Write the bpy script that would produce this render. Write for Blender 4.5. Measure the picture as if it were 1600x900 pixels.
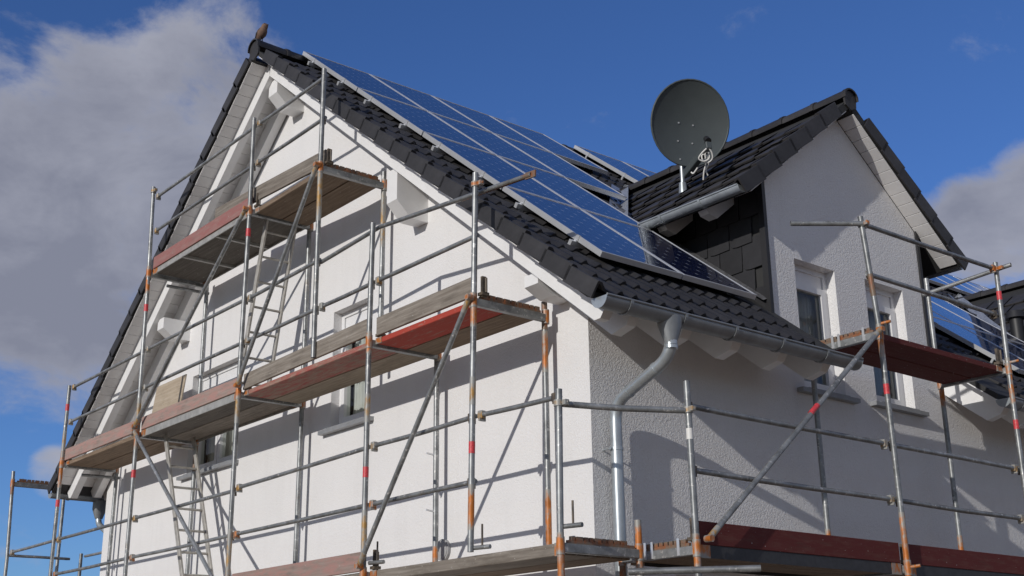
import bpy, bmesh, math, random
from mathutils import Vector, Matrix
random.seed(7)
for o in list(bpy.data.objects): bpy.data.objects.remove(o)
sc = bpy.context.scene
COL = sc.collection
R = math.radians
GROUND = -2.66            # heights are measured from the lowest scaffold deck

# ------------------------------------------------------------------ camera
CAM = Vector((6.4738, -5.7104, -1.0108)); YAW, PITCH, ROLL, FPX = 0.8839, 0.3173, -0.0117, 1949.26
_f = Vector((-math.sin(YAW)*math.cos(PITCH), math.cos(YAW)*math.cos(PITCH), math.sin(PITCH)))
_r = Vector((math.cos(YAW), math.sin(YAW), 0)); _u = _r.cross(_f)
_r2 = math.cos(ROLL)*_r + math.sin(ROLL)*_u; _u2 = -math.sin(ROLL)*_r + math.cos(ROLL)*_u
cd = bpy.data.cameras.new('camera'); cam = bpy.data.objects.new('camera', cd); COL.objects.link(cam)
cd.sensor_width = 36; cd.lens = FPX/1600*36; cd.clip_end = 2000; cd.clip_start = 0.05
m = Matrix((( _r2.x, _u2.x, -_f.x, CAM.x), (_r2.y, _u2.y, -_f.y, CAM.y), (_r2.z, _u2.z, -_f.z, CAM.z), (0, 0, 0, 1)))
cam.matrix_world = m
sc.camera = cam
def ray(u, v): return (_f + _r2*((u-800)/FPX) - _u2*((v-450)/FPX)).normalized()

# ------------------------------------------------------------------ light
SUN_DIR = Vector((-0.21, 1.0, -0.345)).normalized()          # the way the light travels
sl = bpy.data.lights.new('sun', 'SUN'); so = bpy.data.objects.new('sun', sl); COL.objects.link(so)
sl.energy = 2.55; sl.angle = R(0.53); sl.color = (1.0, 0.957, 0.905)
so.rotation_euler = SUN_DIR.to_track_quat('-Z', 'Y').to_euler(); so.location = (3, -12, 14)
world = bpy.data.worlds.new('World'); sc.world = world; world.use_nodes = True
def build_world():
    nt = world.node_tree; N = nt.nodes; L = nt.links; N.clear()
    out = N.new('ShaderNodeOutputWorld'); bg = N.new('ShaderNodeBackground'); L.new(bg.outputs[0], out.inputs[0])
    sky = N.new('ShaderNodeTexSky'); sky.sky_type = 'NISHITA'; sky.sun_disc = False
    d = -SUN_DIR
    sky.sun_elevation = math.asin(d.z); sky.sun_rotation = math.atan2(d.x, d.y)
    sky.air_density = 1.0; sky.dust_density = 0.25; sky.ozone_density = 2.2; sky.altitude = 200
    tc = N.new('ShaderNodeTexCoord')
    def math_(op, a, b=None, clamp=False):
        n = N.new('ShaderNodeMath'); n.operation = op; n.use_clamp = clamp
        for i, x in enumerate((a, b)):
            if x is None: continue
            if isinstance(x, (int, float)): n.inputs[i].default_value = x
            else: L.new(x, n.inputs[i])
        return n.outputs[0]
    def noise(scale, detail, rough, dist=0.0, off=(0, 0, 0), sq=(1, 1, 1.6)):
        mp = N.new('ShaderNodeMapping'); L.new(tc.outputs['Generated'], mp.inputs[0])
        mp.inputs['Location'].default_value = off; mp.inputs['Scale'].default_value = sq
        n = N.new('ShaderNodeTexNoise'); L.new(mp.outputs[0], n.inputs['Vector'])
        n.inputs['Scale'].default_value = scale; n.inputs['Detail'].default_value = detail
        n.inputs['Roughness'].default_value = rough; n.inputs['Distortion'].default_value = dist
        return n.outputs['Fac']
    # cloud banks: where they stand in the sky (centre, angular radius, weight)
    banks = [((60, 350), 250, 1.0), ((330, 330), 190, 1.0), ((-140, 300), 260, 1.0), ((330, 110), 120, .72), ((120, 190), 130, .8), ((-20, 170), 110, .75),
             ((240, 60), 75, .42), ((250, 480), 120, .7), ((1530, 360), 95, .95), ((1640, 345), 115, 1.0), ((1450, 420), 100, .8), ((1800, 380), 200, .9),
             ((85, 740), 40, .58), ((40, 830), 60, .25), ((1150, 0), 60, .3), ((1580, 30), 90, .3),
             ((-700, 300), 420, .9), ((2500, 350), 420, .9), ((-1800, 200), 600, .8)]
    banks = [(ray(*px), rad/FPX, w) for px, rad, w in banks]
    # unseen cloud banks added outside the view to whiten the blue shade
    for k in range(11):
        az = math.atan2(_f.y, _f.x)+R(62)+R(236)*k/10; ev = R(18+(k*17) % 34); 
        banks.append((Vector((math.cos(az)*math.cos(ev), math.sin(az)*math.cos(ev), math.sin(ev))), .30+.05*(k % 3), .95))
    tot = None
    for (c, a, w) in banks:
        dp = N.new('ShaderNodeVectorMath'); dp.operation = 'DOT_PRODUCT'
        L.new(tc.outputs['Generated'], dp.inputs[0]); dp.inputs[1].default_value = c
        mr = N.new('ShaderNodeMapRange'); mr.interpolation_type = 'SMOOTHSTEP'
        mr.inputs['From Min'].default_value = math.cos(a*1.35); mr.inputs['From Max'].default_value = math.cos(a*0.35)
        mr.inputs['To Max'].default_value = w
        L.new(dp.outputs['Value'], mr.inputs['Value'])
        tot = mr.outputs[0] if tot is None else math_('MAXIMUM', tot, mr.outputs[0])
    n1 = noise(9.0, 11, .62, .35, (3.1, .4, 1.7))
    n2 = noise(2.2, 3, .5, 0, (8.0, 2.0, 5.0))
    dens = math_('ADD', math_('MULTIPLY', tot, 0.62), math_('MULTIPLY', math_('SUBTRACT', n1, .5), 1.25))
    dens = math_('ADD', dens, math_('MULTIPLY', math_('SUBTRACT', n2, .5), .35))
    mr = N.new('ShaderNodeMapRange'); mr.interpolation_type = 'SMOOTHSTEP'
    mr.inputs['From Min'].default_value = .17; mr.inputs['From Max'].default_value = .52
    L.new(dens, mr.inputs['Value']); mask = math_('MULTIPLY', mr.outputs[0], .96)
    # thick parts of a bank are grey, thin parts and rims let more light through
    shade = noise(5.5, 5, .55, .2, (1.3, 7.7, 2.2))
    cr = N.new('ShaderNodeValToRGB'); el = cr.color_ramp.elements
    el[0].position = .28; el[0].color = (3.5, 3.7, 4.7, 1); el[1].position = .78; el[1].color = (6.6, 6.8, 7.9, 1)
    thick = math_('SUBTRACT', shade, math_('MULTIPLY', math_('SUBTRACT', dens, .45), .62))
    L.new(thick, cr.inputs[0])
    tint = N.new('ShaderNodeMix'); tint.data_type = 'RGBA'; tint.blend_type = 'MULTIPLY'; tint.inputs[0].default_value = 1
    L.new(sky.outputs[0], tint.inputs[6]); tint.inputs[7].default_value = (0.665, 1.0, 1.66, 1)
    mix = N.new('ShaderNodeMix'); mix.data_type = 'RGBA'
    L.new(mask, mix.inputs[0]); L.new(tint.outputs[2], mix.inputs[6]); L.new(cr.outputs[0], mix.inputs[7])
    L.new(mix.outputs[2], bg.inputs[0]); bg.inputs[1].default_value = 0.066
build_world()
sc.view_settings.view_transform = 'Standard'; sc.view_settings.look = 'None'
sc.view_settings.exposure = 0.0; sc.view_settings.gamma = 1.0; sc.view_settings.use_curve_mapping = False

# ------------------------------------------------------------------ materials
def newmat(name):
    mt = bpy.data.materials.new(name); mt.use_nodes = True
    nt = mt.node_tree; b = nt.nodes['Principled BSDF']
    return mt, nt, b
def tex(nt, kind, scale, coord='Object', sc3=(1, 1, 1), detail=4, rough=.55, dist=0.0):
    tc = nt.nodes.new('ShaderNodeTexCoord'); mp = nt.nodes.new('ShaderNodeMapping')
    nt.links.new(tc.outputs[coord], mp.inputs[0]); mp.inputs['Scale'].default_value = sc3
    t = nt.nodes.new('ShaderNodeTexNoise' if kind == 'noise' else 'ShaderNodeTexVoronoi')
    nt.links.new(mp.outputs[0], t.inputs['Vector']); t.inputs['Scale'].default_value = scale
    if kind == 'noise':
        t.inputs['Detail'].default_value = detail; t.inputs['Roughness'].default_value = rough; t.inputs['Distortion'].default_value = dist
    return t
def ramp(nt, src, stops):
    r = nt.nodes.new('ShaderNodeValToRGB'); e = r.color_ramp.elements
    while len(e) < len(stops): e.new(.5)
    for q, (p, c) in zip(e, stops): q.position = p; q.color = (*c, 1)
    nt.links.new(src, r.inputs[0]); return r.outputs[0]
def mixc(nt, fac, a, b, blend='MIX'):
    n = nt.nodes.new('ShaderNodeMix'); n.data_type = 'RGBA'; n.blend_type = blend
    for i, x in ((0, fac), (6, a), (7, b)):
        if isinstance(x, (int, float)): n.inputs[i].default_value = x
        elif isinstance(x, tuple): n.inputs[i].default_value = (*x, 1)
        else: nt.links.new(x, n.inputs[i])
    return n.outputs[2]
def bump(nt, b, src, strength, dist):
    n = nt.nodes.new('ShaderNodeBump'); n.inputs['Strength'].default_value = strength; n.inputs['Distance'].default_value = dist
    nt.links.new(src, n.inputs['Height']); nt.links.new(n.outputs[0], b.inputs['Normal'])
def objrand(nt, src, amount):
    """a little lighter or darker from piece to piece"""
    oi = nt.nodes.new('ShaderNodeObjectInfo'); mr = nt.nodes.new('ShaderNodeMapRange'); nt.links.new(oi.outputs['Random'], mr.inputs['Value'])
    mr.inputs['To Min'].default_value = 1-amount; mr.inputs['To Max'].default_value = 1+amount
    vm = nt.nodes.new('ShaderNodeVectorMath'); vm.operation = 'SCALE'; nt.links.new(src, vm.inputs[0]); nt.links.new(mr.outputs[0], vm.inputs['Scale'])
    return vm.outputs[0]
M = {}
def m_plaster(name, base, depth):
    mt, nt, b = newmat(name)
    big = tex(nt, 'noise', 1.1, detail=5, rough=.6)
    c = ramp(nt, big.outputs['Fac'], [(.3, tuple(x*.94 for x in base)), (.7, base)])
    st = tex(nt, 'noise', 1.0, sc3=(5, 5, .5), detail=6, rough=.7)          # faint run-off streaks
    c = mixc(nt, ramp(nt, st.outputs['Fac'], [(.52, (0, 0, 0)), (.80, (.35, .35, .35))]), c, tuple(x*.82 for x in base))
    nt.links.new(c, b.inputs['Base Color']); b.inputs['Roughness'].default_value = .9; b.inputs['Specular IOR Level'].default_value = .2
    t = tex(nt, 'noise', 52, detail=2.0, rough=.5, dist=1.0)
    cr = ramp(nt, t.outputs['Fac'], [(.36, (0, 0, 0)), (.62, (1, 1, 1))])
    bump(nt, b, cr, .9, depth); M[name] = mt
m_plaster('plaster', (.80, .792, .785), .0030); m_plaster('gable_plaster', (.80, .792, .785), .0015)
def m_simple(name, base, rough=.5, metal=0.0, var=.12, scale=8, bumpd=0.0, spec=.5, rnd=0.0, sc3=(1, 1, 1), bscale=60):
    mt, nt, b = newmat(name)
    t = tex(nt, 'noise', scale, detail=6, rough=.62, sc3=sc3)
    c = ramp(nt, t.outputs['Fac'], [(.28, tuple(max(0, x*(1-var)) for x in base)), (.72, tuple(min(1, x*(1+var)) for x in base))])
    if rnd: c = objrand(nt, c, rnd)
    nt.links.new(c, b.inputs['Base Color']); b.inputs['Roughness'].default_value = rough; b.inputs['Metallic'].default_value = metal
    b.inputs['Specular IOR Level'].default_value = spec
    if bumpd: bump(nt, b, tex(nt, 'noise', bscale, detail=3).outputs['Fac'], .6, bumpd)
    M[name] = mt; return mt
m_simple('white_paint', (.81, .81, .805), .45, var=.05, scale=5, bumpd=.0008, bscale=30)
m_simple('soffit', (.74, .73, .72), .6, var=.05, rnd=.04)
m_simple('tile', (.032, .031, .033), .58, var=.34, scale=6, bumpd=.0012, spec=.45, rnd=.16, bscale=140)
m_simple('flat_tile', (.042, .040, .041), .55, var=.3, scale=7, bumpd=.0012, spec=.4, rnd=.22, bscale=120)
m_simple('slate', (.026, .026, .029), .5, var=.2, scale=9, spec=.45, rnd=.15)
m_simple('black_trim', (.018, .018, .02), .5, var=.1)
m_simple('underlay', (.03, .03, .03), .8, var=.1)
m_simple('zinc', (.46, .50, .52), .36, metal=.6, var=.22, scale=6, spec=.5, sc3=(1, 1, 1))
m_simple('zinc_dull', (.27, .285, .295), .45, metal=.35, var=.22, scale=5)
m_simple('alu', (.76, .77, .78), .34, metal=.6, var=.05)
m_simple('deck_alu', (.40, .395, .37), .5, metal=.3, var=.25, scale=12)
m_simple('dark_edge', (.035, .036, .04), .6, var=.3, scale=20)
m_simple('dish_grey', (.075, .088, .09), .48, var=.06, spec=.4)
m_simple('cable', (.75, .74, .70), .5, var=.06)
m_simple('rubber', (.015, .015, .015), .6, var=.1)
m_simple('red_tape', (.60, .055, .065), .45, var=.45, scale=70)
m_simple('lead_dark', (.13, .13, .135), .55, metal=.2, var=.5, scale=25, bumpd=.01, bscale=30)
m_simple('lead', (.40, .42, .45), .4, metal=.5, var=.35, scale=30, bumpd=.006, bscale=25)
m_simple('soil', (.25, .185, .125), .95, var=.35, scale=.6, bumpd=.02, bscale=8)
m_simple('curtain', (.66, .65, .62), .9, var=.06)
m_simple('room', (.05, .05, .05), .9, var=.05)
m_simple('pvc', (.78, .78, .78), .35, var=.02)
m_simple('sill', (.33, .34, .35), .45, metal=.3, var=.12)
m_simple('vent_grey', (.38, .38, .38), .6, var=.15, scale=40)
m_simple('bird_brown', (.17, .105, .075), .85, var=.35, scale=40)
m_simple('bird_dark', (.03, .025, .025), .7, var=.1)
def m_steel():
    mt, nt, b = newmat('steel')
    t = tex(nt, 'noise', 7, detail=6, rough=.65)
    c = ramp(nt, t.outputs['Fac'], [(.30, (.15, .155, .155)), (.52, (.27, .28, .28)), (.72, (.38, .39, .39))])
    sp = tex(nt, 'noise', 26, detail=5, rough=.7)      # dried plaster splashes
    f = ramp(nt, sp.outputs['Fac'], [(.58, (0, 0, 0)), (.66, (1, 1, 1))])
    c = mixc(nt, f, c, (.58, .57, .55))
    rs = tex(nt, 'noise', 3.3, detail=6, rough=.7); f2 = ramp(nt, rs.outputs['Fac'], [(.60, (0, 0, 0)), (.74, (.7, .7, .7))])
    c = mixc(nt, f2, c, (.19, .15, .10)); c = objrand(nt, c, .16)
    nt.links.new(c, b.inputs['Base Color']); b.inputs['Metallic'].default_value = .45; b.inputs['Roughness'].default_value = .42
    M['steel'] = mt
m_steel()
def m_worn(name, paint, under, lo=.42, hi=.56, scale=22, rough=.5, fade=.22):
    """chipped paint on steel, thinning out towards the ends of the painted length"""
    mt, nt, b = newmat(name); N = nt.nodes; L = nt.links
    t = tex(nt, 'noise', scale, detail=6, rough=.68, sc3=(1, 1, .45))
    tc = N.new('ShaderNodeTexCoord'); sp = N.new('ShaderNodeSeparateXYZ'); L.new(tc.outputs['Generated'], sp.inputs[0])
    def mth(op, a, bb):
        n = N.new('ShaderNodeMath'); n.operation = op
        for i, x in enumerate((a, bb)):
            if isinstance(x, (int, float)): n.inputs[i].default_value = x
            else: L.new(x, n.inputs[i])
        return n.outputs[0]
    e = mth('ABSOLUTE', mth('SUBTRACT', mth('MULTIPLY', sp.outputs[2], 2), 1), 0); e = mth('MULTIPLY', mth('POWER', e, 3), fade)
    f = ramp(nt, mth('SUBTRACT', t.outputs['Fac'], e), [(lo, (0, 0, 0)), (hi, (1, 1, 1))])
    v = tex(nt, 'noise', 9, detail=4); p = ramp(nt, v.outputs['Fac'], [(.3, tuple(x*.62 for x in paint)), (.7, paint)])
    c = mixc(nt, f, under, p); L.new(c, b.inputs['Base Color']); b.inputs['Roughness'].default_value = rough; b.inputs['Metallic'].default_value = .15
    M[name] = mt
m_worn('orange_worn', (.60, .19, .03), (.33, .32, .29), .34, .52)
m_worn('yellow_worn', (.48, .27, .07), (.33, .33, .31), .42, .60)
m_worn('rust', (.36, .12, .04), (.20, .15, .11), .40, .60)
m_worn('dark_clamp', (.05, .045, .042), (.14, .11, .08), .40, .62)
def m_wood(name, a, bcol, paint=None, plo=.44, phi=.54):
    mt, nt, b = newmat(name)
    g = tex(nt, 'noise', 1.0, sc3=(2.0, 46, 46), detail=7, rough=.65, dist=.5)
    c = ramp(nt, g.outputs['Fac'], [(.28, a), (.55, tuple((x+y)/2 for x, y in zip(a, bcol))), (.76, bcol)])
    st = tex(nt, 'noise', 3.0, sc3=(1, 3, 3), detail=6, rough=.7)
    c = mixc(nt, ramp(nt, st.outputs['Fac'], [(.50, (0, 0, 0)), (.75, (.55, .55, .55))]), c, tuple(x*.5 for x in a))
    if paint:
        w = tex(nt, 'noise', 4.5, sc3=(1, 5, 5), detail=7, rough=.72)
        c = mixc(nt, ramp(nt, w.outputs['Fac'], [(plo, (0, 0, 0)), (phi, (1, 1, 1))]), c, paint)
    sp = tex(nt, 'noise', 60, detail=2); c = mixc(nt, ramp(nt, sp.outputs['Fac'], [(.715, (0, 0, 0)), (.74, (1, 1, 1))]), c, (.6, .59, .56))
    c = objrand(nt, c, .1)
    nt.links.new(c, b.inputs['Base Color']); b.inputs['Roughness'].default_value = .8; b.inputs['Specular IOR Level'].default_value = .25
    bump(nt, b, g.outputs['Fac'], .5, .003); M[name] = mt
m_wood('wood_grey', (.15, .125, .10), (.36, .325, .28))
m_wood('wood_brown', (.15, .105, .07), (.33, .25, .18))
m_wood('wood_pale', (.24, .19, .14), (.46, .39, .30))
m_wood('wood_pink', (.26, .20, .17), (.42, .33, .29), (.40, .23, .20), .42, .62)
m_wood('wood_red', (.30, .21, .16), (.42, .32, .25), (.42, .065, .045), .30, .46)
m_wood('wood_red_pale', (.32, .22, .17), (.44, .32, .26), (.40, .10, .085), .42, .62)
m_wood('wood_maroon', (.10, .035, .03), (.18, .07, .055), (.115, .026, .024), .34, .52)
m_wood('wood_maroon_pink', (.27, .16, .14), (.36, .22, .20), (.30, .13, .12), .36, .58)
m_wood('ply_dark', (.09, .08, .07), (.20, .18, .155))
m_wood('ply_beige', (.36, .29, .21), (.52, .44, .34))
def m_glass():
    mt, nt, b = newmat('glass'); N = nt.nodes; N.remove(b)
    out = N['Material Output']; gl = N.new('ShaderNodeBsdfGlossy'); gl.inputs['Roughness'].default_value = .015
    tr = N.new('ShaderNodeBsdfTransparent'); tr.inputs[0].default_value = (.82, .86, .85, 1)
    fr = N.new('ShaderNodeFresnel'); fr.inputs[0].default_value = 1.5
    mx = N.new('ShaderNodeMixShader'); nt.links.new(fr.outputs[0], mx.inputs[0]); nt.links.new(tr.outputs[0], mx.inputs[1]); nt.links.new(gl.outputs[0], mx.inputs[2])
    nt.links.new(mx.outputs[0], out.inputs[0]); M['glass'] = mt
m_glass()
def m_cells():
    """photovoltaic laminate: 6 x 10 cells printed under glass; local x down the slope, y across"""
    mt, nt, b = newmat('cells'); N = nt.nodes; L = nt.links
    tc = N.new('ShaderNodeTexCoord'); sp = N.new('ShaderNodeSeparateXYZ'); L.new(tc.outputs['Object'], sp.inputs[0])
    def mth(op, a, bb=None):
        n = N.new('ShaderNodeMath'); n.operation = op
        for i, x in enumerate((a, bb)):
            if x is None: continue
            if isinstance(x, (int, float)): n.inputs[i].default_value = x
            else: L.new(x, n.inputs[i])
        return n.outputs[0]
    def cell(o): return mth('ABSOLUTE', mth('SUBTRACT', mth('FRACT', mth('DIVIDE', mth('ADD', o, 100*.1535), .1535)), .5))
    cx, cy = cell(sp.outputs[0]), cell(sp.outputs[1])
    gap = mth('MAXIMUM', mth('GREATER_THAN', cx, .488), mth('GREATER_THAN', cy, .488))
    corner = mth('GREATER_THAN', mth('ADD', cx, cy), .86)
    t = tex(nt, 'noise', 14, detail=2); base = ramp(nt, t.outputs['Fac'], [(.3, (.008, .012, .045)), (.7, (.012, .019, .065))])
    c = mixc(nt, gap, base, (.10, .12, .19)); c = mixc(nt, corner, c, (.30, .33, .40))
    L.new(c, b.inputs['Base Color']); b.inputs['Roughness'].default_value = .3; b.inputs['Specular IOR Level'].default_value = .1
    b.inputs['Coat Weight'].default_value = 1.0; b.inputs['Coat Roughness'].default_value = .03; b.inputs['Coat IOR'].default_value = 1.5
    M['cells'] = mt
m_cells()

# ------------------------------------------------------------------ mesh helpers
class MB:
    def __init__(s): s.v = []; s.f = []; s.sm = []
    def add(s, verts, faces, smooth=False):
        o = len(s.v); s.v += [tuple(x) for x in verts]
        for f in faces: s.f.append(tuple(i+o for i in f)); s.sm.append(smooth)
        return s
    def box(s, lo, hi, mtx=None):
        x0, y0, z0 = lo; x1, y1, z1 = hi
        v = [Vector(p) for p in ((x0,y0,z0),(x1,y0,z0),(x1,y1,z0),(x0,y1,z0),(x0,y0,z1),(x1,y0,z1),(x1,y1,z1),(x0,y1,z1))]
        if mtx is not None: v = [mtx @ p for p in v]
        return s.add(v, [(0,3,2,1),(4,5,6,7),(0,1,5,4),(1,2,6,5),(2,3,7,6),(3,0,4,7)])
    def bbox(s, lo, hi, c=.004, mtx=None):
        """box with chamfered edges"""
        bm = bmesh.new(); bmesh.ops.create_cube(bm, size=1)
        for q in bm.verts: q.co = Vector([l+(h-l)*(t+.5) for l, h, t in zip(lo, hi, q.co)])
        bmesh.ops.bevel(bm, geom=bm.edges[:], offset=c, segments=1, affect='EDGES')
        vs = [q.co.copy() if mtx is None else mtx @ q.co for q in bm.verts]
        bm.verts.index_update(); s.add(vs, [tuple(q.index for q in f.verts) for f in bm.faces]); bm.free(); return s
    def tube(s, a, b, r, n=12, r2=None, caps=True, hollow=False):
        return s.sweep([a, b], [r, r if r2 is None else r2], n, caps, hollow)
    def sweep(s, pts, rad, n=12, caps=True, hollow=False):
        pts = [Vector(p) for p in pts]
        if isinstance(rad, (int, float)): rad = [rad]*len(pts)
        rings = []; up = None
        for i, p in enumerate(pts):
            t = (pts[min(i+1, len(pts)-1)] - pts[max(i-1, 0)]).normalized()
            if up is None: up = Vector((0, 0, 1)) if abs(t.z) < .9 else Vector((1, 0, 0))
            side = t.cross(up).normalized(); up = side.cross(t).normalized()
            rings.append([p + (side*math.cos(2*math.pi*k/n) + up*math.sin(2*math.pi*k/n))*rad[i] for k in range(n)])
        o = [q for r_ in rings for q in r_]
        f = [(i*n+k, i*n+(k+1) % n, (i+1)*n+(k+1) % n, (i+1)*n+k) for i in range(len(pts)-1) for k in range(n)]
        s.add(o, f, True)
        if hollow:
            for ring, p, d in ((rings[0], pts[0], pts[1]-pts[0]), (rings[-1], pts[-1], pts[-2]-pts[-1])):
                inn = [p+(q-p)*.80 for q in ring]; dp = d.normalized()*min(.06, d.length*.4); deep = [q+dp for q in inn]
                s.add(ring+inn, [(k, (k+1) % n, n+(k+1) % n, n+k) for k in range(n)])
                s.add(inn+deep, [(k, (k+1) % n, n+(k+1) % n, n+k) for k in range(n)], True); s.add(deep, [tuple(range(n))])
        elif caps:
            s.add(rings[0], [tuple(range(n))[::-1]]); s.add(rings[-1], [tuple(range(n))])
        return s
    def prism(s, poly, d):
        """extrude a closed 3-D polygon by the vector d"""
        d = Vector(d); p = [Vector(q) for q in poly]; n = len(p)
        s.add(p+[q+d for q in p], [tuple(range(n))[::-1], tuple(range(n, 2*n))] + [(k, (k+1) % n, n+(k+1) % n, n+k) for k in range(n)]); return s
    def mesh(s, name, mat):
        me = bpy.data.meshes.new(name); me.from_pydata(s.v, [], s.f)
        me.polygons.foreach_set('use_smooth', s.sm); me.materials.append(M[mat] if isinstance(mat, str) else mat)
        bm = bmesh.new(); bm.from_mesh(me); bmesh.ops.recalc_face_normals(bm, faces=bm.faces); bm.to_mesh(me); bm.free()
        me.update(); return me
    def build(s, name, mat, parent=None, mtx=None):
        o = bpy.data.objects.new(name, s.mesh(name, mat)); COL.objects.link(o)
        if mtx is not None: o.matrix_world = mtx
        if parent is not None: adopt(o, parent)
        return o
WM = {}
def adopt(o, parent):
    """parent without moving: matrices are kept by hand since nothing has been evaluated yet"""
    o.parent = parent; o.matrix_parent_inverse = wm(parent).inverted()
def wm(o):
    b = o.matrix_basis
    return b.copy() if o.parent is None else wm(o.parent) @ o.matrix_parent_inverse @ b
def inst(me, name, mtx, parent):
    o = bpy.data.objects.new(name, me); COL.objects.link(o); o.matrix_basis = mtx; o.parent = parent
    o.matrix_parent_inverse = wm(parent).inverted(); return o
def tag(o, label=None, cat=None, group=None, kind=None):
    for k, v in (('label', label), ('category', cat), ('group', group), ('kind', kind)):
        if v: o[k] = v
    return o
def empty(name, loc, label=None, cat=None, group=None):
    o = bpy.data.objects.new(name, None); COL.objects.link(o); o.location = loc; o.empty_display_size = .2
    return tag(o, label, cat, group)
def frame_mtx(o, x, y, z):
    """matrix from an origin and three axes"""
    x, y, z = Vector(x), Vector(y), Vector(z)
    return Matrix(((x.x, y.x, z.x, o[0]), (x.y, y.y, z.y, o[1]), (x.z, y.z, z.z, o[2]), (0, 0, 0, 1)))

# ------------------------------------------------------------------ ground
g = MB(); S = 900
g.add([(-S, -S, GROUND), (S, -S, GROUND), (S, S, GROUND), (-S, S, GROUND)], [(0, 1, 2, 3)])
tag(g.build('ground', 'soil'), kind='structure')

# ------------------------------------------------------------------ the house
XL, XR, YF, YB = -10.45, -0.60, 0.88, 17.0
RX, RZ = -5.49, 6.118                      # ridge line of the rafter tops
TR, TL = 0.794, 0.836
sR = Vector((1, 0, -TR)).normalized(); nR = Vector((TR, 0, 1)).normalized()
sL = Vector((-1, 0, -TL)).normalized(); nL = Vector((-TL, 0, 1)).normalized()
YV = 0.22                                  # outer face of the verge
def pR(a, y, h): return Vector((RX, y, RZ)) + sR*a + nR*h
def pL(a, y, h): return Vector((RX, y, RZ)) + sL*a + nL*h
def zR(x): return RZ - TR*(x-RX)
def zL(x): return RZ + TL*(x-RX)
AR = 7.10; AL = 6.92                       # slope lengths to the eaves
house = empty('house', (-5.5, 8, GROUND), 'new white rendered house with dark tiled roof behind the scaffolding', 'house')

def wall_sheet(name, outer, holes, fmap, depth, parent, mat='plaster'):
    """rendered wall with window openings and their reveals; fmap(a, z, d) -> xyz, d inwards"""
    bm = bmesh.new(); edges = []
    for loop in [outer]+[[(h[0], h[2]), (h[1], h[2]), (h[1], h[3]), (h[0], h[3])] for h in holes]:
        vs = [bm.verts.new(fmap(a, z, 0)) for a, z in loop]
        edges += [bm.edges.new((vs[i], vs[(i+1) % len(vs)])) for i in range(len(vs))]
    bmesh.ops.triangle_fill(bm, use_beauty=True, edges=edges)
    for a0, a1, z0, z1 in holes:
        for (p, q) in (((a0, z0), (a1, z0)), ((a1, z0), (a1, z1)), ((a1, z1), (a0, z1)), ((a0, z1), (a0, z0))):
            bm.faces.new([bm.verts.new(fmap(*p, 0)), bm.verts.new(fmap(*q, 0)), bm.verts.new(fmap(*q, depth)), bm.verts.new(fmap(*p, depth))])
    me = bpy.data.meshes.new(name); bm.to_mesh(me); bm.free(); me.materials.append(M[mat])
    o = bpy.data.objects.new(name, me); COL.objects.link(o); adopt(o, parent); return o
GW = [(-4.557, -3.85, 1.64, 2.91), (-7.937, -6.68, 1.63, 2.89)]
gm = lambda a, z, d: (a, YF+d, z)
wall_sheet('gable_wall', [(XL, GROUND-.2), (XR, GROUND-.2), (XR, zR(XR)+.055), (RX, RZ+.055), (XL, zL(XL)+.055)], GW, gm, .15, house, 'gable_plaster')
DC, DH = 4.50, 1.76                         # dormer: centre line, half width of its roof
DY0, DY1 = 3.26, 5.79; DT = .80; DZ = 4.78  # cheeks, pitch, ridge height of its soffit
D2 = 7.4                                    # the second dormer stands this much further along
def dz(y): return DZ - DT*abs(y-DC)
em = lambda a, z, d: (XR-d, a, z)
EW = []
for k in (0, D2): EW += [(3.62+k, 4.25+k, 1.70, 3.0), (4.75+k, 5.41+k, 1.72, 3.02)]
EW += [(1.75, 2.9, -1.5, -.02), (2.98, 3.42, -1.5, -.02)]
top = zR(XR)+.055
outl = [(YF, GROUND-.2), (YB, GROUND-.2), (YB, top)]
for k in (D2, 0): outl += [(DY1+k, top), (DY1+k, dz(DY1)-.005), (DC+k, DZ-.005), (DY0+k, dz(DY0)-.005), (DY0+k, top)]
outl += [(YF, top)]
wall_sheet('eave_wall', outl, EW, em, .16, house)
wl = MB(); wl.add([(XL, YF, GROUND-.2), (XL, YB, GROUND-.2), (XL, YB, zL(XL)), (XL, YF, zL(XL))], [(0, 1, 2, 3)])
wl.add([(XL, YB, GROUND-.2), (XR, YB, GROUND-.2), (XR, YB, zR(XR)), (RX, YB, RZ), (XL, YB, zL(XL))], [(0, 1, 2, 3, 4)])
wl.build('rear_wall', 'plaster', house)

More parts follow.
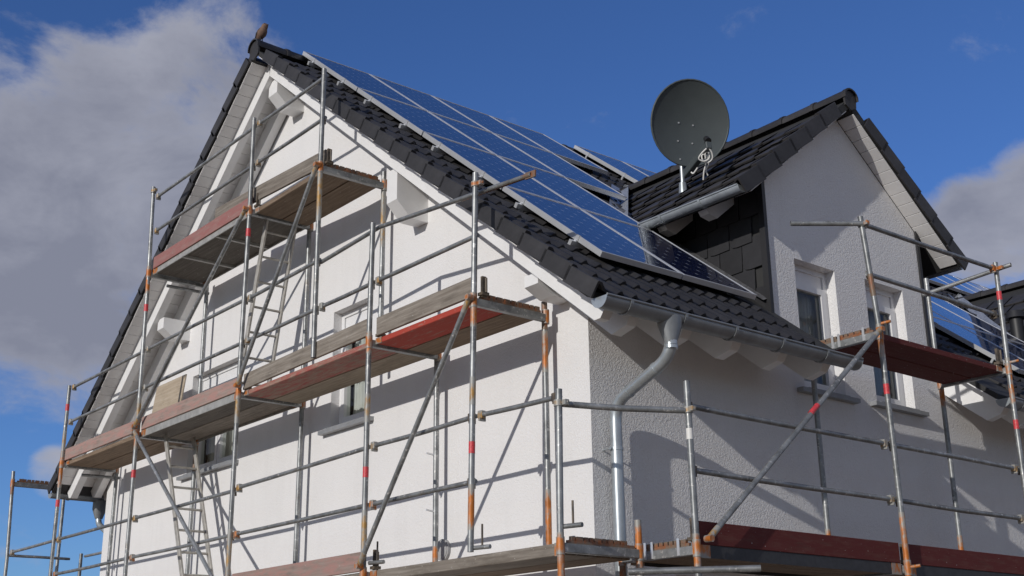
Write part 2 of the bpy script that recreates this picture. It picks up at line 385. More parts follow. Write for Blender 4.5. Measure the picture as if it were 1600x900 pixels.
def window(a0, a1, z0, z1, fmap, leaves=1, sill=.10, curtain=True, depth=.15):
    """casement in its reveal: frame, sashes, panes, curtain, sill"""
    def bx(mb, A, B, C, D, d0, d1):
        p = [Vector(fmap(*q)) for q in ((A, C, d0), (B, C, d0), (B, D, d0), (A, D, d0), (A, C, d1), (B, C, d1), (B, D, d1), (A, D, d1))]
        mb.add(p, [(0,1,2,3),(7,6,5,4),(0,4,5,1),(1,5,6,2),(2,6,7,3),(3,7,4,0)])
    def ring(mb, A, B, C, D, w, d0, d1):
        bx(mb, A, A+w, C, D, d0, d1); bx(mb, B-w, B, C, D, d0, d1); bx(mb, A+w, B-w, C, C+w, d0, d1); bx(mb, A+w, B-w, D-w, D, d0, d1)
    fr = MB(); ring(fr, a0+.001, a1-.001, z0+.001, z1-.001, .055, depth-.05, depth+.03)
    bx(fr, a0+.06, a1-.06, z1-.19, z1-.055, depth-.035, depth+.02)     # roller shutter box front
    w = fr.build('window', 'pvc', house)
    iw = (a1-a0-.11-.004*(leaves-1))/leaves
    for k in range(leaves):
        A = a0+.055+k*(iw+.004); B = A+iw
        s = MB(); ring(s, A+.004, B-.004, z0+.06, z1-.195, .06, depth-.066, depth+.01); s.build('sash', 'pvc', w)
        p = MB(); q = (A+.058, B-.058, z0+.114, z1-.249); p.add([fmap(q[0], q[2], depth-.03), fmap(q[1], q[2], depth-.03), fmap(q[1], q[3], depth-.03), fmap(q[0], q[3], depth-.03)], [(0, 1, 2, 3)]); pn = p.build('pane', 'glass', w)
        if (pn.data.polygons[0].normal.y if fmap is gm else -pn.data.polygons[0].normal.x) > 0: pn.data.flip_normals()
    if curtain:
        c = MB(); n = 60; A, B = a0+.05, a1-.05; v = []
        for i in range(n+1):
            a = A+(B-A)*i/n; d = depth+.09+.022*math.sin(i*1.55)+.01*math.sin(i*.6)
            if (B-A)*.55 < a-A < (B-A)*.66: d += .05
            v += [fmap(a, z0+.02, d), fmap(a, z1-.1, d)]
        c.add(v, [(2*i, 2*i+2, 2*i+3, 2*i+1) for i in range(n)], True); c.build('curtain', 'curtain', w)
    rm = MB(); A, B, C, D = a0-.05, a1+.05, z0-.05, z1+.05
    q = [fmap(*t) for t in ((A, C, depth+.032), (B, C, depth+.032), (B, D, depth+.032), (A, D, depth+.032), (A, C, depth+.6), (B, C, depth+.6), (B, D, depth+.6), (A, D, depth+.6))]
    rm.add(q, [(4, 5, 6, 7), (0, 4, 5, 1), (1, 5, 6, 2), (2, 6, 7, 3), (3, 7, 4, 0)]); rm.build('room_lining', 'room', w)
    if sill:
        sl_ = MB(); d0, d1 = -.075, depth-.052
        p = [fmap(a, z, d) for a in (a0-.12, a1+.12) for (z, d) in ((z0-.045, d0), (z0-.004, d0), (z0-.002, -.002), (z0-.045, -.002))]
        sl_.add(p, [(0,1,2,3), (7,6,5,4), (0,4,5,1), (1,5,6,2), (2,6,7,3), (3,7,4,0)])
        bx(sl_, a0+.002, a1-.002, z0+.001, z0+.012, -.05, d1); sl_.build('sill', 'sill', w)
    return w
window(*GW[0], gm, 1); window(*GW[1], gm, 2)
for i, e in enumerate(EW[:4]): window(*e, em, 1, depth=.16)
for e in EW[4:]: window(*e, em, 1, depth=.16, sill=0, curtain=False)

# ---- main roof: boarding, rafters, purlins
def slab(name, y0, y1, a0, a1, side, h0=.062, h1=.115, mat='underlay'):
    p = pR if side > 0 else pL
    mb = MB(); mb.add([p(a, y, h) for a in (a0, a1) for y in (y0, y1) for h in (h0, h1)], [(0,1,3,2), (4,6,7,5), (0,4,5,1), (2,3,7,6), (0,2,6,4), (1,5,7,3)])
    return mb.build(name, mat, house)
roofR = slab('roof', YV+.03, YB+.3, 0.03, 4.9, 1)
ay = (-1.3-RX)/sR.x
for (y0, y1) in ((YV+.03, DY0-.01), (DY1+.01, DY0+D2-.01), (DY1+D2+.01, YB+.3)): slab('roof_boarding', y0, y1, 4.9, AR-.05, 1)
roofL = slab('rear_roof', YV+.03, YB+.3, 0.03, AL-.02, -1, .062, .17, 'tile')
# soffit boards under the verge, laid across the slope
def soffit_boards(parent, pfun, a1, y0, y1, step=.145):
    s_ = (pfun(1, 0, 0)-pfun(0, 0, 0)); n_ = pfun(0, 0, 1)-pfun(0, 0, 0)
    mb = MB(); mb.bbox((0.0015, 0, 0), (step-.0015, y1-y0, .0115), .003); me = mb.mesh('soffit_board', 'soffit')
    a = .06
    while a+step < a1:
        inst(me, 'soffit_board', frame_mtx(pfun(a, y0, .05), s_, (0, 1, 0), n_), parent); a += step
soffit_boards(roofL, pL, AL-.06, YV+.035, YF-.003)
soffit_boards(roofR, pR, AR-.1, YV+.035, YF-.003)
def rafter(p, y0, y1, a1, depth=.125, name='rafter', a0=0.0):
    mb = MB(); k = depth*(TR if p is pR else TL)     # plumb cut at the ridge
    poly = [p(a0, y0, .049), p(a1, y0, .049), p(a1, y0, -depth*.62), p(a1-.05, y0, -depth), p(a0-k if a0 == 0 else a0, y0, -depth)]
    if a0 == 0: poly[-1] = p(0, y0, 0)+Vector((0, 0, -depth*math.sqrt(1+(TR if p is pR else TL)**2)))
    mb.prism(poly, (0, y1-y0, 0)); return mb.build(name, 'white_paint', house)
rafter(pR, .45, .545, 7.06, .112, 'barge_rafter'); rafter(pL, .45, .545, 6.86, .112, 'barge_rafter')
rafter(pR, .76, .86, 7.0); rafter(pL, .76, .86, 6.8)
# rafter tails along the eaves
y = .66
for y in [.70+.585*i for i in range(28)]:
    if DY0-.05 < y < DY1+.05 or DY0+D2-.05 < y < DY1+D2+.05: continue
    mb = MB(); a1 = 7.08; d = .20
    mb.prism([pR(6.0, y, 0.049), pR(a1, y, 0.049), pR(a1, y, -.07), pR(a1-.10, y, -d), pR(6.0, y, -d)], (0, .10, 0)); mb.build('rafter_tail', 'white_paint', house)
for y in [.95+.585*i for i in range(3)]:
    mb = MB(); mb.prism([pL(6.0, y, .049), pL(6.84, y, .049), pL(6.84, y, -.07), pL(6.74, y, -.2), pL(6.0, y, -.2)], (0, .10, 0)); mb.build('rafter_tail', 'white_paint', house)
# eave soffit boarding (runs along the eaves, above the rafter tails)
for i in range(8):
    mb = MB(); a = 6.15+i*.13
    for (y0, y1) in ((YF+.002, DY0-.012), (DY1+.012, DY0+D2-.012)):
        mb.add([pR(aa, yy, h) for aa in (a, a+.127) for yy in (y0, y1) for h in (.05, .061)], [(0,1,3,2), (4,6,7,5), (0,4,5,1), (2,3,7,6), (0,2,6,4), (1,5,7,3)])
    mb.build('eave_board', 'white_paint', house)
def purlin(x0, x1, zt, zb, yf):
    mb = MB(); c = min(.16, (zt-zb)*.45)
    mb.prism([(x0, yf, zt), (x0, yf, zb+c), (x0, yf+.16, zb), (x0, YF+.02, zb), (x0, YF+.02, zt)], (x1-x0, 0, 0)); return mb.build('purlin', 'white_paint', house)
purlin(-3.02, -2.845, zR(-2.845)-.115, 3.41, .51)
purlin(-8.30, -8.12, zL(-8.30)-.115, 3.40, .51)
purlin(-5.60, -5.40, 5.93, 5.60, .51)
purlin(-.95, -.78, zR(-.78)-.115, 2.09, .51)
purlin(-10.25, -10.1, zL(-10.25)-.115, 2.0, .51)

# ---- roof tiles
def tile_mesh(name, w, l, wave, th=.022, n=10, mat='tile', flat=False, nose=.0):
    """one interlocking tile, local x down the slope, y across, z out; the lower end lifts over the next row"""
    v = []
    def prof(t):
        if flat: return .013 if t > .90 else (0.0 if t < .86 else .006)
        t = (2*t) % 1.0
        return wave*(.5-.5*math.cos(2*math.pi*(t-.34)/.66)) if t > .34 else 0.0
    xs = [0, l*.97, l]
    for i, x in enumerate(xs):
        for k in range(n+1):
            t = k/n; z = prof(t) + .034*(x/l) - (.006 if i == 2 else 0)
            v.append((x, w*t, z))
    m_ = len(v); v += [(l, w*k/n, prof(k/n)+.034-th-.006) for k in range(n+1)]
    f = [(i*(n+1)+k, (i+1)*(n+1)+k, (i+1)*(n+1)+k+1, i*(n+1)+k+1) for i in range(len(xs)-1) for k in range(n)]
    mb = MB(); mb.add(v[:m_], f, not flat)
    e = 2*(n+1); vv = v[e:e+n+1]+v[m_:]
    mb.add(vv, [(k, n+1+k, n+2+k, k+1) for k in range(n)])
    # side lip towards the neighbouring course
    mb.add([v[0], v[n+1], v[e], v[m_], (0, 0, -th)], [(0, 4, 3, 2, 1)])
    return mb, mb.mesh(name, mat)
TW, TLN = .30, .342
rowsR = int(AR/TLN)
tmb, tme = tile_mesh('roof_tile', TW, TLN+.035, .036, n=14)
TH0 = .125
A0 = AR - rowsR*TLN
def proj(p):
    d = Vector(p)-CAM; z = d.dot(_f)
    return 800+FPX*d.dot(_r2)/z, 450-FPX*d.dot(_u2)/z, z
cand = []
for r_ in range(rowsR):
    a = A0 + r_*TLN
    for c in range(int((YB-YV)/TW)):
        y = YV+.155+c*TW
        mid = pR(a+.17, y+.15, .16)
        x = mid.x
        hid = False
        for k in (0, D2):
            if DY0+k-.22 < y+.15 < DY1+k+.22 and x > -1.45: hid = True          # the dormer stands here
            if x > -3.95 and abs(y+.15-DC-k) < DH and 4.86-DT*abs(y+.15-DC-k) > mid.z+.05: hid = True   # under the dormer roof
        if DY0-.22 < y < DY1+.25 and x > -1.45: hid = True
        if hid: continue
        u, v, z = proj(mid)
        under = (.82 < y < 2.7 and .25 < a < 6.2)
        inview = -20 < u < 1620 and -20 < v < 920
        cand.append(((0 if (inview and not under) else 1), z, a, y))
cand.sort(key=lambda t: (t[0], t[1]))
NP = 285
for i, (h_, z_, a, y) in enumerate(cand[:NP]):
    j = Vector((0, 0, 0)); jit = random.uniform(-.003, .003)
    mt_ = frame_mtx(pR(a+jit, y+random.uniform(-.002, .002), TH0+random.uniform(-.003, .003)), sR, (0, 1, 0), nR)
    mt_ = mt_ @ Matrix.Rotation(random.uniform(-.008, .008), 4, 'Z') @ Matrix.Rotation(random.uniform(-.006, .006), 4, 'X')
    inst(tme, 'roof_tile', mt_, roofR)
rest = MB()
for (h_, z_, a, y) in cand[NP:]:
    mt_ = frame_mtx(pR(a, y, TH0+random.uniform(-.003, .003)), sR, (0, 1, 0), nR) @ Matrix.Rotation(random.uniform(-.006, .006), 4, 'X')
    o_ = len(rest.v); rest.v += [tuple(mt_ @ Vector(q)) for q in tmb.v]; rest.f += [tuple(i+o_ for i in f) for f in tmb.f]; rest.sm += tmb.sm
tag(rest.build('roof_tile_field', 'tile', roofR), kind='stuff')
# verge tiles
def verge_mesh(name, flip, l=TLN+.03, bot=-.06, w=.17, mat='tile'):
    mb = MB(); s_ = 1
    t = .018
    # side apron (slightly lifted at its lower end) and the top with a rounded roll
    prof = [(0, bot), (0, .072), (.006, .078), (.045, .074), (.095, .030), (w, .014)]
    inn = [(t, bot), (t, .050), (.022, .058), (.045, .052), (.092, .010), (w, -.006)]
    n = len(prof); v = []
    for x, up in ((0, -.010), (l*.992, .016), (l, .014)):
        for (yy, zz) in prof: v.append((x, yy, zz+up))
        for (yy, zz) in inn: v.append((x, yy, zz+up))
    f = []
    for i in range(2):
        b0 = i*2*n; b1 = b0+2*n
        for k in range(n-1):
            f.append((b0+k, b1+k, b1+k+1, b0+k+1)); f.append((b0+n+k, b0+n+k+1, b1+n+k+1, b1+n+k))
        f.append((b0, b0+n, b1+n, b1))
    for b0 in (0, 4*n):
        for k in range(n-1): f.append((b0+k, b0+k+1, b0+n+k+1, b0+n+k))
    mb.add(v, f); return mb.mesh(name, mat)
vme = verge_mesh('verge_tile', 0)
for r_ in range(rowsR):
    a = A0+r_*TLN
    inst(vme, 'verge_tile', frame_mtx(pR(a, YV, TH0+random.uniform(-.002, .003)), sR, (0, 1, 0), nR) @ Matrix.Rotation(random.uniform(-.006, .006), 4, 'Y'), roofR)
rowsL = int(AL/TLN); AL0 = AL-rowsL*TLN
for r_ in range(rowsL):
    a = AL0+r_*TLN
    inst(vme, 'verge_tile', frame_mtx(pL(a, YV, TH0+random.uniform(-.002, .003)), sL, (0, 1, 0), nL) @ Matrix.Rotation(random.uniform(-.006, .006), 4, 'Y'), roofL)
# ridge tiles
def ridge_mesh(name, l, r0, r1, mat='tile', n=9):
    mb = MB(); v = []
    for (yy, rr) in ((0, r0), (.05, r0), (.06, r0*.93), (l, r1)):
        for k in range(n+1):
            an = math.pi*(-.08+1.16*k/n); v.append((rr*math.cos(an), yy, rr*math.sin(an)*.85))
    mb.add(v, [(i*(n+1)+k, i*(n+1)+k+1, (i+1)*(n+1)+k+1, (i+1)*(n+1)+k) for i in range(3) for k in range(n)], True)
    v0 = v[:n+1]; mb.add(v0+[(q[0]*.86, 0, q[2]*.86-.004) for q in v0], [(k, k+1, n+2+k, n+1+k) for k in range(n)])
    return mb.mesh(name, mat)
rme = ridge_mesh('ridge_tile', .44, .125, .108)
RTOP = RZ+.15
for k in range(42):
    inst(rme, 'ridge_tile', frame_mtx((RX, YV-.01+k*.40, RTOP+random.uniform(-.004, .004)), (1, 0, 0), (0, 1, 0), (0, 0, 1)), roofR)
mb = MB(); n = 12     # end plate of the ridge
pts = [(RX+.112*math.cos(math.pi*k/n), YV+.012, RTOP-.02+.10*math.sin(math.pi*k/n)) for k in range(n+1)]+[(RX-.10, YV+.012, RTOP-.11), (RX, YV+.012, RTOP-.16), (RX+.10, YV+.012, RTOP-.11)]
mb.prism(pts, (0, .02, 0)); mb.build('ridge_end', 'tile', roofR)

# ---- gutters and downpipes
def gutter(y0, y1, x, z, r, name='gutter', axis='y', mat='zinc_dull', brackets=.58, fall=0.0):
    """half-round gutter with a beaded front edge, end caps and brackets; axis along y or x"""
    def P(l, a, b): return Vector((x+a, l, z+b)) if axis == 'y' else Vector((l, x+a, z+b))
    n = 12; mb = MB(); v = []
    for l in (y0, y1):
        for k in range(n+1):
            an = math.pi+math.pi*k/n; v.append(P(l, r*math.cos(an), r*math.sin(an)))
        for k in range(n+1):
            an = 2*math.pi-math.pi*k/n; v.append(P(l, (r-.006)*math.cos(an), (r-.006)*math.sin(an)))
    m_ = 2*n+2
    mb.add(v, [(k, (k+1) % m_, m_+(k+1) % m_, m_+k) for k in range(m_)], True)
    go = mb.build(name, mat, house)
    out = 1 if (axis == 'y' and x > -5) else -1
    b = MB(); b.tube(P(y0, out*r, .004), P(y1, out*r, .004), .010, 8); b.build('gutter_bead', mat, go)
    for l, s_ in ((y0, -1), (y1, 1)):
        c = MB(); pts = [P(l, r*1.02*math.cos(math.pi+math.pi*k/n), r*1.02*math.sin(math.pi+math.pi*k/n)) for k in range(n+1)]
        c.prism(pts, P(.006*s_, 0, 0)-P(0, 0, 0)); c.build('end_cap', 'zinc', go)
    l = y0+.25
    while l < y1:
        b = MB(); rr = r+.004; v = []
        for ll in (l-.014, l+.014):
            for q in (rr, rr+.005):
                for k in range(n+1):
                    an = math.pi+math.pi*k/n; v.append(P(ll, q*math.cos(an), q*math.sin(an)))
        q = n+1
        f = [(k, k+1, q+k+1, q+k) for k in range(n)]+[(2*q+k, 3*q+k, 3*q+k+1, 2*q+k+1) for k in range(n)]+[(q+k, q+k+1, 3*q+k+1, 3*q+k) for k in range(n)]
        b.add(v, f); b.build('bracket', mat, go); l += brackets
    return go
GX, GZ = .185, 1.755
gut = gutter(.27, DY0+.06, GX, GZ, .082)
gutter(DY1-.05, DY0+D2, GX, GZ, .082)
gutL = gutter(.27, 3.0, -10.93, 1.75, .075)
def arc_path(pts, r=.14, n=6):
    """polyline with rounded corners"""
    pts = [Vector(p) for p in pts]; o = [pts[0]]
    for i in range(1, len(pts)-1):
        a = (pts[i-1]-pts[i]).normalized(); b = (pts[i+1]-pts[i]).normalized()
        p0 = pts[i]+a*r; p1 = pts[i]+b*r
        for k in range(n+1):
            t = k/n; o.append(p0*(1-t)**2+pts[i]*2*t*(1-t)+p1*t*t)
    return o+[pts[-1]]
HY = 1.0
hop = MB(); n = 14; v = []     # tapered outlet hanging under the gutter
for (zz, rx, ry) in ((GZ-.02, .088, .115), (GZ-.10, .084, .10), (GZ-.215, .05, .052), (GZ-.25, .047, .047)):
    v += [(GX+rx*math.cos(2*math.pi*k/n)-.004, HY+ry*math.sin(2*math.pi*k/n), zz) for k in range(n)]
hop.add(v, [(i*n+k, i*n+(k+1) % n, (i+1)*n+(k+1) % n, (i+1)*n+k) for i in range(3) for k in range(n)], True)
hop.build('outlet', 'zinc_dull', gut)
PX = XR+.10
dp = MB(); path = arc_path([(GX, HY, GZ-.24), (GX, HY, GZ-.32), (PX, HY+.05, GZ-.56), (PX, HY+.05, GROUND)], .15, 10)
dp.sweep(path, .048, 16); pipe = dp.build('downpipe', 'zinc', house)
for (a, b) in (((GX, HY, GZ-.27), (GX, HY, GZ-.245)),): MB().tube(a, b, .052, 16).build('pipe_collar', 'zinc', pipe)
d_ = (Vector((PX, HY+.05, GZ-.56))-Vector((GX, HY, GZ-.32)))
for t in (.27, .74):
    p0 = Vector((GX, HY, GZ-.32))+d_*t; MB().tube(p0-d_.normalized()*.012, p0+d_.normalized()*.012, .0525, 16).build('pipe_collar', 'zinc', pipe)
for zz in (.83, -.9):
    c = MB(); q = HY+.05; c.tube((PX, q, zz-.012), (PX, q, zz+.012), .053, 16); c.tube((PX, q-.06, zz), (PX, q-.07, zz), .012, 8); c.tube((PX-.1, q-.055, zz), (PX+.01, q-.055, zz), .007, 6)
    c.build('pipe_clip', 'zinc', pipe)
lp = MB(); n = 12; v = []
for (zz, rr) in ((1.70, .085), (1.58, .085), (1.45, .045)):
    v += [(-10.93+rr*math.cos(2*math.pi*k/n), .98+rr*1.2*math.sin(2*math.pi*k/n), zz) for k in range(n)]
lp.add(v, [(i*n+k, i*n+(k+1) % n, (i+1)*n+(k+1) % n, (i+1)*n+k) for i in range(2) for k in range(n)], True); lp.build('outlet', 'zinc_dull', gutL)
lp = MB(); lp.sweep(arc_path([(-10.93, .98, 1.46), (-10.93, .98, 1.38), (XL-.10, 1.06, 1.15), (XL-.10, 1.06, GROUND)], .07), .042, 12); lp.build('downpipe', 'zinc', house)
# vent cover on the gable
mb = MB(); n = 20
mb.tube((-2.54, YF-.001, .23), (-2.54, YF-.03, .23), .095, 20); mb.tube((-2.54, YF-.03, .23), (-2.54, YF-.036, .23), .08, 20); mb.build('vent_cover', 'vent_grey', house)

# ---- dormers
fmb, fme = tile_mesh('dormer_tile', .31, .375, 0, th=.018, n=6, mat='flat_tile', flat=True)
drme = ridge_mesh('dormer_ridge_tile', .46, .115, .10, 'flat_tile')
dvme = verge_mesh('dormer_verge_tile', 0, .37, -.085, .15, 'flat_tile')
def slate_mesh():
    """curved-cut wall slate; local x back along the cheek, y up"""
    mb = MB(); w, h = .29, .30
    pts = [(.003, .0), (.19, -.006), (.245, .004), (.270, .03), (.280, .075), (.276, .14), (.279, .20), (.282, .32), (.003, .32)]
    mb.prism([(a, b, 0) for a, b in pts], (0, 0, .013)); return mb.mesh('slate', 'slate')
slme = slate_mesh()
XV = -.36; XBK = -3.95
def dormer(k, detail):
    """gabled wall dormer; k shifts it along the eaves"""
    c = DC+k
    for sgn in (-1, 1):
        s_ = Vector((0, sgn, -DT)).normalized(); n_ = Vector((0, sgn*DT, 1)).normalized()
        A1 = DH*math.sqrt(1+DT*DT)
        p = lambda a, x, h: Vector((x, c, DZ)) + s_*a + n_*h
        mb = MB(); bk = lambda a: (zR(0)-(DZ-a*DT/math.sqrt(1+DT*DT)))/TR - .05
        pl = [p(0, XV-.03, .012), p(A1-.04, XV-.03, .012), p(A1-.04, bk(A1), .012), p(0, bk(0), .012)]
        mb.prism(pl, n_*.08); rf = mb.build('dormer_roof', 'underlay', house)
        # boards of the verge soffit
        step = .15; sb = MB(); sb.bbox((.002, 0, 0), (step-.002, XV-.035-XR-.003, .0115), .003); sme = sb.mesh('soffit_board', 'soffit')
        a = .07
        while a+step < A1-.04:
            inst(sme, 'soffit_board', frame_mtx(p(a, XR+.003, 0), s_, (1, 0, 0), n_), rf); a += step
        rows = int(A1/.335); a0 = A1-rows*.335
        for r_ in range(rows):
            a = a0+r_*.335
            zc = DZ - a*DT/math.sqrt(1+DT*DT)+.1
            xb = (zR(0)+.2-zc)/TR
            x = XV-.14 - (.155 if r_ % 2 else 0); q = 0
            yx = -1 if sgn < 0 else 1
            if True:
                x -= .31
                while x > xb-.15:
                    if sgn < 0: fm = frame_mtx(p(a, x, .10+random.uniform(-.003, .003)), s_, (1, 0, 0), n_)
                    else: fm = frame_mtx(p(a, x, .10), s_, (1, 0, 0), n_)
                    inst(fme, 'dormer_tile', fm @ Matrix.Rotation(random.uniform(-.014, .014), 4, 'X'), rf); x -= .31
                if r_ % 2 or True:      # starter beside the verge
                    inst(fme, 'dormer_tile', frame_mtx(p(a, XV-.14-.31+(.0 if not r_ % 2 else -.0), .103), s_, (1, 0, 0), n_), rf) if r_ % 2 else None
            vm_ = frame_mtx(p(a, XV, .10+random.uniform(-.002, .002)), s_, (-1, 0, 0), n_)
            inst(dvme, 'verge_tile', vm_, rf)
        # eave: rafter tails, gutter
        ye = c+sgn*(DH-.02); ze = DZ-DT*DH+.06
        xg = bk(A1)
        go = gutter(xg-.1, XV-.05, ye+sgn*.07, ze+.02, .06, 'dormer_gutter', 'x', 'zinc', .52)
        for x in (-.95, -1.5):
            mb = MB(); w = .11
            poly = [p(A1-.75, x, .01), p(A1-.08, x, .01), p(A1-.08, x, -.05), p(A1-.16, x, -.14), p(A1-.75, x, -.14)]
            mb.prism(poly, (-w, 0, 0)); mb.build('dormer_rafter_tail', 'soffit', house)
        # cheek with slates
        yc = c+sgn*(DY1-DY0)/2
        ck = MB(); xa = XR+.0
        zt = DZ-DT*(DY1-DY0)/2-.004
        xb = (zR(0)+.02-zt)/TR
        ck.prism([(XR-.004, yc, zR(XR)+.06), (XR-.004, yc, zt), (xb, yc, zt)], (0, -sgn*.06, 0)); ch = ck.build('dormer_cheek', 'underlay', house)
        if detail or sgn < 0:
            r_ = 0; z = zR(XR)+.10
            while z < zt-.12:
                x = XR-.012-(.145 if r_ % 2 else 0) ; xl = (zR(0)+.10-z)/TR
                while x > xl-.02:
                    w_ = min(.29, 9)
                    mt_ = frame_mtx((x, yc+sgn*(.020), z), (-1, 0, 0), Vector((0, -sgn*.055, 1)).normalized(), Vector((0, sgn, .055)).normalized())
                    if z+.20 < zt+.02: inst(slme, 'slate', mt_ @ Matrix.Rotation(random.uniform(-.006, .006), 4, 'Z'), ch)
                    x -= .285
                z += .262; r_ += 1
        tr = MB(); tr.box((XR-.045, min(yc, yc+sgn*.045), zR(XR)-.12), (XR+.022, max(yc, yc+sgn*.045), zt+.1)); tr.build('corner_trim', 'black_trim', house)
        # lead flashing at the foot of the cheek and in the valley
        fl = MB(); z0 = zR(XR)+.22
        fl.add([(XR-.02, yc+sgn*.035, z0+.06), (XR-.02, yc+sgn*.10, z0+.03), (xb, yc+sgn*.10, zR(xb)+.25), (xb, yc+sgn*.035, zR(xb)+.28)], [(0, 1, 2, 3)]); fl.build('flashing', 'lead_dark', house)
        va = Vector((bk(A1), c+sgn*DH, DZ-DT*DH)); vb = Vector(((zR(0)-DZ)/TR, c, DZ))
        off = Vector((0, 0, .235)); dv = (vb-va).normalized(); sd = Vector((.16, 0, -.16*TR)); sd2 = Vector((0, sgn*.12, -.12*DT*0))
        fl = MB(); N_ = 12
        vv = []
        for i in range(N_+1):
            q = va.lerp(vb, i/N_)+off; wob = random.uniform(-.012, .012)
            vv += [q+Vector((-.02, sgn*.14, .045+wob)), q+Vector((0, 0, -.01)), q+Vector((.10, -sgn*.03, .03+wob))]
        fl.add(vv, [(3*i+j, 3*i+3+j, 3*i+4+j, 3*i+1+j) for i in range(N_) for j in (0, 1)]); fl.build('valley_flashing', 'lead', house)
    nr = 9
    for i in range(nr):
        inst(drme, 'dormer_ridge_tile', frame_mtx((XV+.01-i*.42, c, DZ+.125), (0, 1, 0), (-1, 0, 0), (0, 0, 1)), rf)
    mb = MB(); n = 12; q = XV-.012
    pts = [(q, c+.10*math.cos(math.pi*t/n), DZ+.11+.09*math.sin(math.pi*t/n)) for t in range(n+1)]+[(q, c-.09, DZ+.02), (q, c, DZ-.02), (q, c+.09, DZ+.02)]
    mb.prism(pts, (-.02, 0, 0)); mb.build('ridge_end', 'flat_tile', rf)
dormer(0, True); dormer(D2, False)

# roof vent between the dormers
mb = MB(); q = pR(4.45, 10.15, .17); n = 16
mb.tube(q, q+Vector((0, 0, .42)), .09, 16); mb.tube(q+Vector((0, 0, .40)), q+Vector((0, 0, .50)), .14, 16, .11); mb.build('roof_vent', 'black_trim', house)

# ------------------------------------------------------------------ solar panels
PW, PH = .95, 1.60
def panel_proto():
    fr = MB(); t = .017; L_, W_ = PH-.012, PW-.012; hh = .050
    for lo, hi in (((0, 0, 0), (t, W_, hh)), ((L_-t, 0, 0), (L_, W_, hh)), ((t, 0, 0), (L_-t, t, hh)), ((t, W_-t, 0), (L_-t, W_, hh))): fr.bbox(lo, hi, .002)
    gl = MB(); gl.box((-L_/2+t+.0005, -W_/2+t+.0005, -.004), (L_/2-t-.0005, W_/2-t-.0005, 0))
    cl = MB(); cl.box((-.022, -.010, .004), (.022, .012, hh+.005)); cl.box((-.014, -.018, -.045), (.014, -.003, .012))
    return fr.mesh('panel_frame', 'alu'), gl.mesh('laminate', 'cells'), cl.mesh('clamp', 'alu')
pfm, pgm, pcm = panel_proto()
PHH = .275
def solar(row, col, y0, label, group, clamp=False):
    a = -.07+row*1.6125; y = y0+col*PW
    o = pR(a, y, PHH-.050)
    e = empty('solar_panel', o, label, 'solar panel', group); mt_ = frame_mtx(o, sR, (0, 1, 0), nR)
    inst(pfm, 'panel_frame', mt_, e); inst(pgm, 'laminate', mt_ @ Matrix.Translation((PH/2-.006, PW/2-.006, .045)), e)
    if clamp:
        for x in (.36, 1.24): inst(pcm, 'clamp', mt_ @ Matrix.Translation((x, 0, 0)), e)
ORD = ['topmost', 'second from the ridge', 'third from the ridge', 'lowest']
for r_ in range(4):
    solar(r_, 0, .82, 'blue solar panel with white edge beside the verge tiles, %s' % ORD[r_], 'solar panels in front of the satellite dish dormer', True)
    solar(r_, 1, .82, 'blue solar panel in the second column from the verge, %s' % ORD[r_], 'solar panels in front of the satellite dish dormer')
for r_ in range(2): solar(r_, 2, .82, 'blue solar panel in the third column from the verge, %s' % ('upper one' if r_ == 0 else 'lower one above the dormer valley'), 'solar panels in front of the satellite dish dormer')
solar(0, 3, .82, 'single blue solar panel forming the fourth column from the verge', 'solar panels in front of the satellite dish dormer')
for i, n_ in enumerate(('first', 'second', 'third')): solar(0, i, 5.18, 'blue solar panel of the small row behind the dormer ridge, %s from its white end' % n_, 'solar panels behind the dormer ridge', i == 0)
for r_ in (2, 3):
    for c_, n_ in enumerate(('first', 'second', 'third')):
        solar(r_, c_, 7.15, 'bright blue solar panel between the dormers, %s row, %s from the dish dormer' % ('upper' if r_ == 2 else 'lower', n_), 'solar panels between the two dormers', c_ == 0)
for i, n_ in enumerate(('first', 'second', 'third', 'fourth', 'fifth', 'sixth', 'seventh')): solar(0, i, 9.9, 'blue solar panel near the ridge above the second dormer, %s of its row' % n_, 'solar panels above the second dormer', i == 0)
def rail(a, y0, y1, label):
    mb = MB(); mb.box((-.02, 0, 0), (.02, y1-y0, .045))
    for k in range(int((y1-y0)/.9)+1):
        q = .07+k*.9
        mb.box((-.015, q-.02, -.075), (.015, q+.02, .002))
    o = mb.build('mounting_rail', 'alu', None, frame_mtx(pR(a, y0, PHH-.097), sR, (0, 1, 0), nR)); tag(o, label, 'mounting rail', 'rails under the solar panels')
for r_ in range(4):
    for x, w_ in ((.36, 'upper'), (1.24, 'lower')):
        y1 = .80+PW*(2 if r_ > 1 else (3 if r_ == 1 else 4))
        rail(-.07+r_*1.6125+x, .76, y1, 'aluminium mounting rail under the %s solar panel row by the verge, %s of two' % (('topmost', 'second', 'third', 'lowest')[r_], w_))

